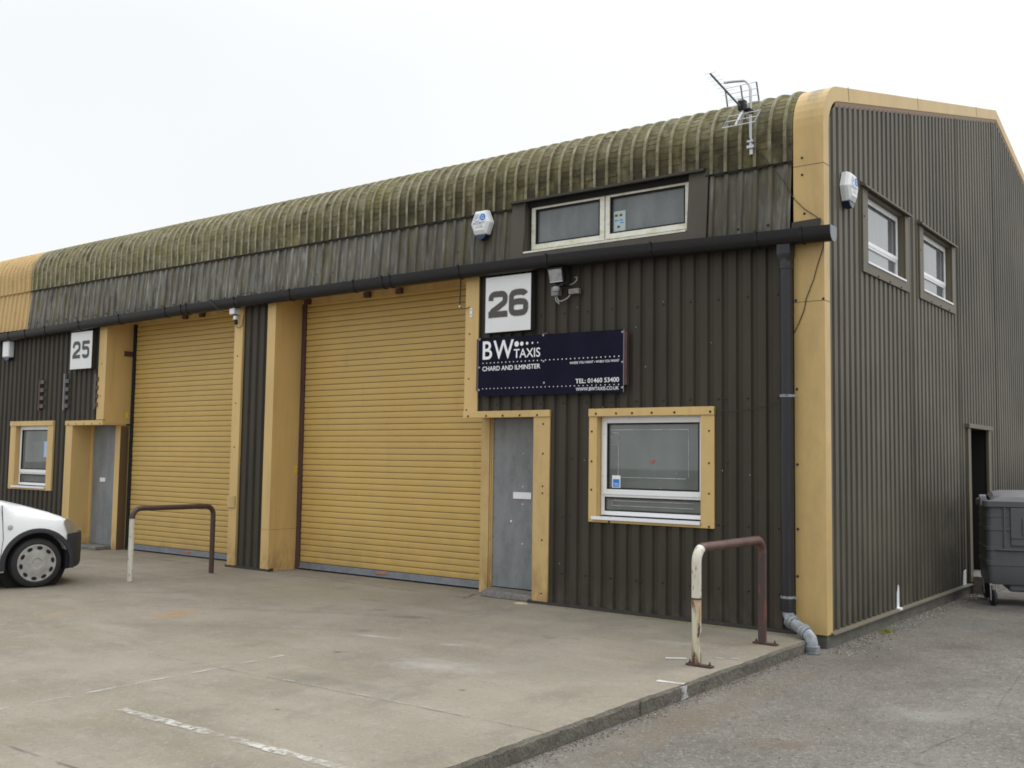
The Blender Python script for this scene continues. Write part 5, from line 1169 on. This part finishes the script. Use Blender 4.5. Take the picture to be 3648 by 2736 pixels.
# arch trims
for s in (0, -2.7):
    for l, d in ((0, -1), (WV, 1)):
        mb = MB(); pts = []
        N = 24
        for k in range(N + 1):
            th = R(lerp(-10, 190, k / N))
            for (rr, yy) in ((.372, -.02), (.372, .014), (.40, .016), (.425, .002), (.425, -.02)): pts.append((s + rr * math.cos(th), l + d * yy, .29 + rr * math.sin(th)))
        mb.add(pts, [(k * 5 + i, k * 5 + i + 1, (k + 1) * 5 + i + 1, (k + 1) * 5 + i) for k in range(N) for i in range(4)]); local(mb.build('arch_trim', 'vandark', None, smooth=True), van)
        mb = MB(); mb.lathe((s, l - d * .20, .29), (0, d, 0), [(0, 0), (0, .40), (.01, .40), (.01, 0)], 24); local(mb.build('wheel_housing', 'dark', None), van)
# bumper
SB = [.33, .37, .42, .47, .52, .56, .60, .63, .645]
def bsec(s):
    i = ins(s - .012) - .014; zt = .635
    return [(i + .06, .205), (i + .01, .25), (i, .42), (i + .004, .60), (i + .02, zt), (i + .08, zt + .004)]
mb = MB(); pts = []
for s in SB:
    q = bsec(s); q = q + [(WV - p[0], p[1]) for p in q[::-1]]; pts += [(s + .012, p[0], p[1]) for p in q]
n = 12
mb.add(pts, [(k * n + i, k * n + i + 1, (k + 1) * n + i + 1, (k + 1) * n + i) for k in range(len(SB) - 1) for i in range(n - 1)] + [tuple(range(n)), tuple(range((len(SB) - 1) * n, len(SB) * n))[::-1]] + [(k * n + n - 1, k * n, (k + 1) * n, (k + 1) * n + n - 1) for k in range(len(SB) - 1)])
local(mb.build('front_bumper', 'vandark', None, smooth=True), van)
mb = MB(); mb.box(-3.66, -3.5, .02, WV - .02, .28, .62); local(mb.build('rear_bumper', 'vandark', None, bevel=.02), van)
HL = [(.285, ins(.285) - .006, .795), (.345, ins(.345) - .008, .64), (.44, ins(.44) - .012, .638), (.54, ins(.54) - .02, .64), (.53, ins(.53) + .0, .70), (.42, ins(.42) - .0, .775), (.33, ins(.33) + .01, .822)]
mb = MB()
mb.add(HL, [(0, 1, 2, 5, 6), (2, 3, 4, 5)])
local(mb.build('headlight', 'lamp', None), van)
mb = MB(); mb.add([(p[0], WV - p[1], p[2]) for p in HL], [(0, 1, 2, 5, 6), (2, 3, 4, 5)])
local(mb.build('headlight', 'lamp', None), van)
mb = MB(); mb.lathe((-.325, -.001, .735), (0, -1, 0), [(0, .030), (.008, .026), (.012, 0)], 14)
M['indic'] = mat('clear_indicator', (.45, .40, .38), .3); local(mb.build('side_indicator', 'indic', None, smooth=True), van)
mb = MB()
for a_, b_ in (((-.43, .30), (-.40, .60)), ((-.40, .60), (-.43, 1.0))): mb.hexa([(a_[0], -.003, a_[1]), (a_[0] + .006, -.003, a_[1]), (a_[0], .01, a_[1]), (a_[0] + .006, .01, a_[1]), (b_[0], -.002, b_[1]), (b_[0] + .006, -.002, b_[1]), (b_[0], .01, b_[1]), (b_[0] + .006, .01, b_[1])])
local(mb.build('door_gap', 'vandark', None), van)
mb = MB(); mb.quad((-1.28, .085, 1.08), (-.62, .055, 1.06), (-.72, .07, 1.14), (-1.30, .115, 1.58)); mb.quad((-.56, .16, 1.14), (-.56, WV - .16, 1.14), (-1.28, WV - .22, 1.70), (-1.28, .22, 1.70))
mb.v = [(p[0] + (.01 if abs(p[0]) < 2 else 0), p[1] - (.02 if p[1] < .15 else 0), p[2] + .02) for p in mb.v]
local(mb.build('windscreen', 'vanglass', None), van)
def wheel(s, l, d):
    o = thing('wheel', None, None)
    for k in ('label', 'category'):
        if k in o: del o[k]
    return o
for s, l, d in ((0, .03, -1), (0, WV - .03, 1), (-2.7, .03, -1), (-2.7, WV - .03, 1)):
    mb = MB(); mb.lathe((s, l, .295), (0, d, 0), [(-.17, .20), (-.17, .26), (-.15, .288), (-.10, .297), (-.05, .297), (-.012, .287), (.004, .262), (.008, .235), (-.004, .222), (-.03, .218)], 48)
    ty = local(mb.build('wheel', 'tyre', None, smooth=True), van)
    mb = MB(); mb.lathe((s, l, .295), (0, d, 0), [(-.03, .226), (.004, .224), (.010, .214), (.004, .195), (.010, .15), (.020, .10), (.022, .062), (.014, .058), (.016, .03), (.018, 0)], 48)
    rm = mb.build('wheel_cover', 'wheelcover', None, smooth=True); rm.parent = ty
    mb = MB()
    for k in range(10):
        th = R(36 * k + 10); cx, cz = s + .183 * math.cos(th), .295 + .183 * math.sin(th)
        P_ = []
        for j in range(10):
            ph = R(36 * j); u, v = .021 * math.cos(ph), .033 * math.sin(ph); P_.append((cx + u * math.cos(th) - v * math.sin(th), l + d * .0125, cz + u * math.sin(th) + v * math.cos(th)))
        mb.add(P_, [tuple(range(10))])
    vo = mb.build('vent_holes', 'dark', None); vo.parent = ty

# ================================================================ WHEELIE BIN
ba = R(18); bn = thing('wheelie_bin', 'large dark grey four wheeled waste bin beside the side doorway', 'bin', (.447, 4.345, -.11), ba)
bn.location = (.455, 4.345, -.11)
mb = MB(); W_, Dp = 1.32, .95
zs = [(.27, .02), (.30, .008), (.50, .0), (.505, -.008), (.56, -.008), (.565, 0), (.68, 0), (.69, -.008), (.73, -.008), (.735, 0), (.93, 0), (.94, -.008), (.985, -.008), (.99, 0), (1.10, 0), (1.105, -.006), (1.14, -.006), (1.145, 0), (1.23, .0)]
def rrect(i, r=.07):
    pts = []
    for (cx, cy, a0) in ((W_ - i - r, i + r, -90), (W_ - i - r, Dp - i - r, 0), (i + r, Dp - i - r, 90), (i + r, i + r, 180)):
        for k in range(5): th = R(a0 + 90 * k / 4); pts.append((cx + r * math.cos(th), cy + r * math.sin(th)))
    return pts
rings = [[(p[0], p[1], z) for p in rrect(i)] for z, i in zs]; n = len(rings[0])
mb.add([p for r_ in rings for p in r_], [(k * n + i, k * n + (i + 1) % n, (k + 1) * n + (i + 1) % n, (k + 1) * n + i) for k in range(len(rings) - 1) for i in range(n)] + [tuple(range(n))[::-1], tuple(range((len(rings) - 1) * n, len(rings) * n))])
local(mb.build('body', 'bin', None, smooth=True), bn)
mb = MB(); rr2 = [[(p[0], p[1], z) for p in rrect(i)] for z, i in ((1.225, -.02), (1.235, -.035), (1.30, -.035), (1.315, -.02), (1.315, .03))]
mb.add([p for r_ in rr2 for p in r_], [(k * n + i, k * n + (i + 1) % n, (k + 1) * n + (i + 1) % n, (k + 1) * n + i) for k in range(4) for i in range(n)]); local(mb.build('rim', 'bin', None, smooth=True), bn)
mb = MB(); N = 14; pts = []
for k in range(N + 1):
    u = k / N; yy = lerp(-.0, Dp, u); zz = 1.315 + .13 * math.sin(math.pi * min(1, u * .92 + .08)) ** .7
    for (x, dz) in ((.06, -.05), (.10, .0), (.2, .02), (W_ / 2, .03), (W_ - .2, .02), (W_ - .10, 0), (W_ - .06, -.05)): pts.append((x, yy, max(1.31, zz + dz - .03)))
mb.add(pts, [(k * 7 + i, k * 7 + i + 1, (k + 1) * 7 + i + 1, (k + 1) * 7 + i) for k in range(N) for i in range(6)]); mb.add(pts[:7] + [(pts[i][0], -.03, 1.305) for i in range(7)], [(i, i + 1, 8 + i, 7 + i) for i in range(6)])
local(mb.build('lid', 'binlid', None, smooth=True), bn)
mb = MB(); mb.box(.195, .215, -.03, .01, .705, 1.23); mb.box(W_ - .215, W_ - .195, -.03, .01, .705, 1.23); mb.box(.10, W_ - .1, -.035, .01, .695, .712); local(mb.build('lifting_frame', 'bin', None, bevel=.005), bn)
mb = MB(); mb.box(.27, W_ - .27, -.022, .01, .75, 1.225); local(mb.build('raised_panel', 'bin', None, bevel=.02, seg=3), bn)
mb = MB(); mb.box(.27, W_ - .27, -.034, -.01, .84, 1.225); local(mb.build('raised_panel', 'bin', None, bevel=.02, seg=3), bn)
mb = MB(); mb.box(.40, W_ - .40, -.052, -.03, .88, 1.10); local(mb.build('lock_panel', 'bin', None, bevel=.02, seg=3), bn)
mb = MB(); mb.lathe((.52, -.052, 1.02), (0, -1, 0), [(0, .055), (.03, .045), (.035, .02), (.02, .015), (.02, 0)], 20); local(mb.build('lock', 'binlid', None, smooth=True), bn)
for x in (-.03, W_ + .03):
    mb = MB(); mb.lathe((x - .04, .10, 1.345), (1, 0, 0), [(0, 0), (0, .035), (.08, .035), (.08, 0)], 16); mb.box(x - .03, x + .05, .06, .14, 1.24, 1.34); local(mb.build('lifting_lug', 'binlid', None, bevel=.006), bn)
for (x, y) in ((.07, .06), (W_ - .1, .06), (.07, Dp - .1), (W_ - .1, Dp - .1)):
    mb = MB(); mb.lathe((x - .02, y - .03, .10), (1, .25, 0), [(0, .0), (0, .08), (.005, .098), (.035, .098), (.04, .08), (.04, 0)], 24)
    cw = local(mb.build('caster_wheel', 'tyre', None, smooth=True), bn)
    mb = MB(); mb.hexa([(x - .035, y - .07, .07), (x - .028, y - .07, .07), (x - .035, y - .03, .07), (x - .028, y - .03, .07), (x - .035, y - .02, .27), (x - .028, y - .02, .27), (x - .035, y + .06, .27), (x - .028, y + .06, .27)])
    mb.hexa([(x + .03, y - .06, .07), (x + .037, y - .06, .07), (x + .03, y - .02, .07), (x + .037, y - .02, .07), (x + .03, y - .02, .27), (x + .037, y - .02, .27), (x + .03, y + .06, .27), (x + .037, y + .06, .27)]); mb.box(x - .04, x + .05, y - .03, y + .07, .255, .275)
    q = mb.build('fork', 'caster', None); q.parent = cw
mb = MB(); mb.box(.25, W_ - .2, .05, Dp - .05, .18, .28); local(mb.build('base_tray', 'bin', None, bevel=.03), bn)

# ================================================================ SMALL THINGS
mb = MB(); mb.tube([(-.66, -1.93, .008), (-.52, -1.83, .008)], .0055, 8); tag(mb.build('pipe_offcut', 'aluw', None, smooth=True), 'short pale rod lying on the slab left of the near hoop', 'litter')
mb = MB(); P_ = [(-3.56, -.17), (-3.50, -.21), (-3.42, -.19), (-3.38, -.14), (-3.42, -.11), (-3.5, -.13)]; mb.prism(P_, lambda p: (p[0], p[1], .001), lambda p: (p[0], p[1], .006 + .008 * random.random()))
M['flake'] = mat('cream_flake', (.55, .43, .22), .7, layers=[('noise', (.6, .55, .45), (40, 40, 40), .4, .6, .8)])
tag(mb.build('paint_flake', 'flake', None), 'curled cream flake on the slab below the door trim', 'litter')
for i, (x, y, s, lab) in enumerate([(-.33, -1.62, .05, 'larger pale leaf shaped chip near the hoop foot'), (-.22, -1.55, .045, 'pale flat chip beside the larger one')]):
    mb = MB(); mb.prism([(x - s, y), (x - s * .3, y - s * .3), (x + s, y - s * .1), (x + s * .8, y + s * .25), (x - s * .2, y + s * .3)], lambda p: (p[0], p[1], .001), lambda p: (p[0], p[1], .005)); tag(mb.build('dead_leaf', 'peb0', None), lab, 'leaf', 'pale chips on the slab')
t = thing('weed', 'small yellow green tuft growing at the foot of the side wall', 'plant', (.10, 1.45, -.11))
mb = MB()
for i in range(320):
    a_ = random.random() * 6.28; d = abs(random.gauss(0, .045)); x, y = .10 + d * math.cos(a_), 1.42 + d * 1.9 * math.sin(a_); h = random.uniform(.012, .04); l = Vector((random.uniform(-.02, .02), random.uniform(-.02, .02), h)); b_ = Vector((x, y, -.11)); wv = Vector((random.uniform(-.005, .005), random.uniform(-.005, .005), 0))
    mb.add([b_ - wv, b_ + wv, b_ + l], [(0, 1, 2)])
M['weed'] = mat('weed_leaf', (.22, .23, .03), .7); mb.build('leaves', 'weed', t, recalc=False)

# ================================================================ one mesh per piece
for nm in ('bracket_plate', 'front_drip_flashing', 'teeth', 'notice_print', 'junction_box', 'header_bracket', 'shutter_header', 'plinth', 'white_paint_daub', 'window_surround', 'rear_wall', 'sheet_lap', 'joint_line', 'pane', 'verge_underside',
           'yellow_sticker', 'backing_board', 'lifting_frame', 'door_post', 'screw', 'cable', 'reflector_panel', 'upper_cladding_x', 'director_rod', 'logo', 'windscreen', 'side_door_frame', 'screw_cap', 'edge_screws', 'white_fixings', 'trim_bolt', 'gasket', 'pale_panel_edge', 'wall_clamp', 'anchor_bolt'):
    for o in [o for o in bpy.data.objects if o.type == 'MESH' and o.name.split('.')[0] == nm]: split(o)
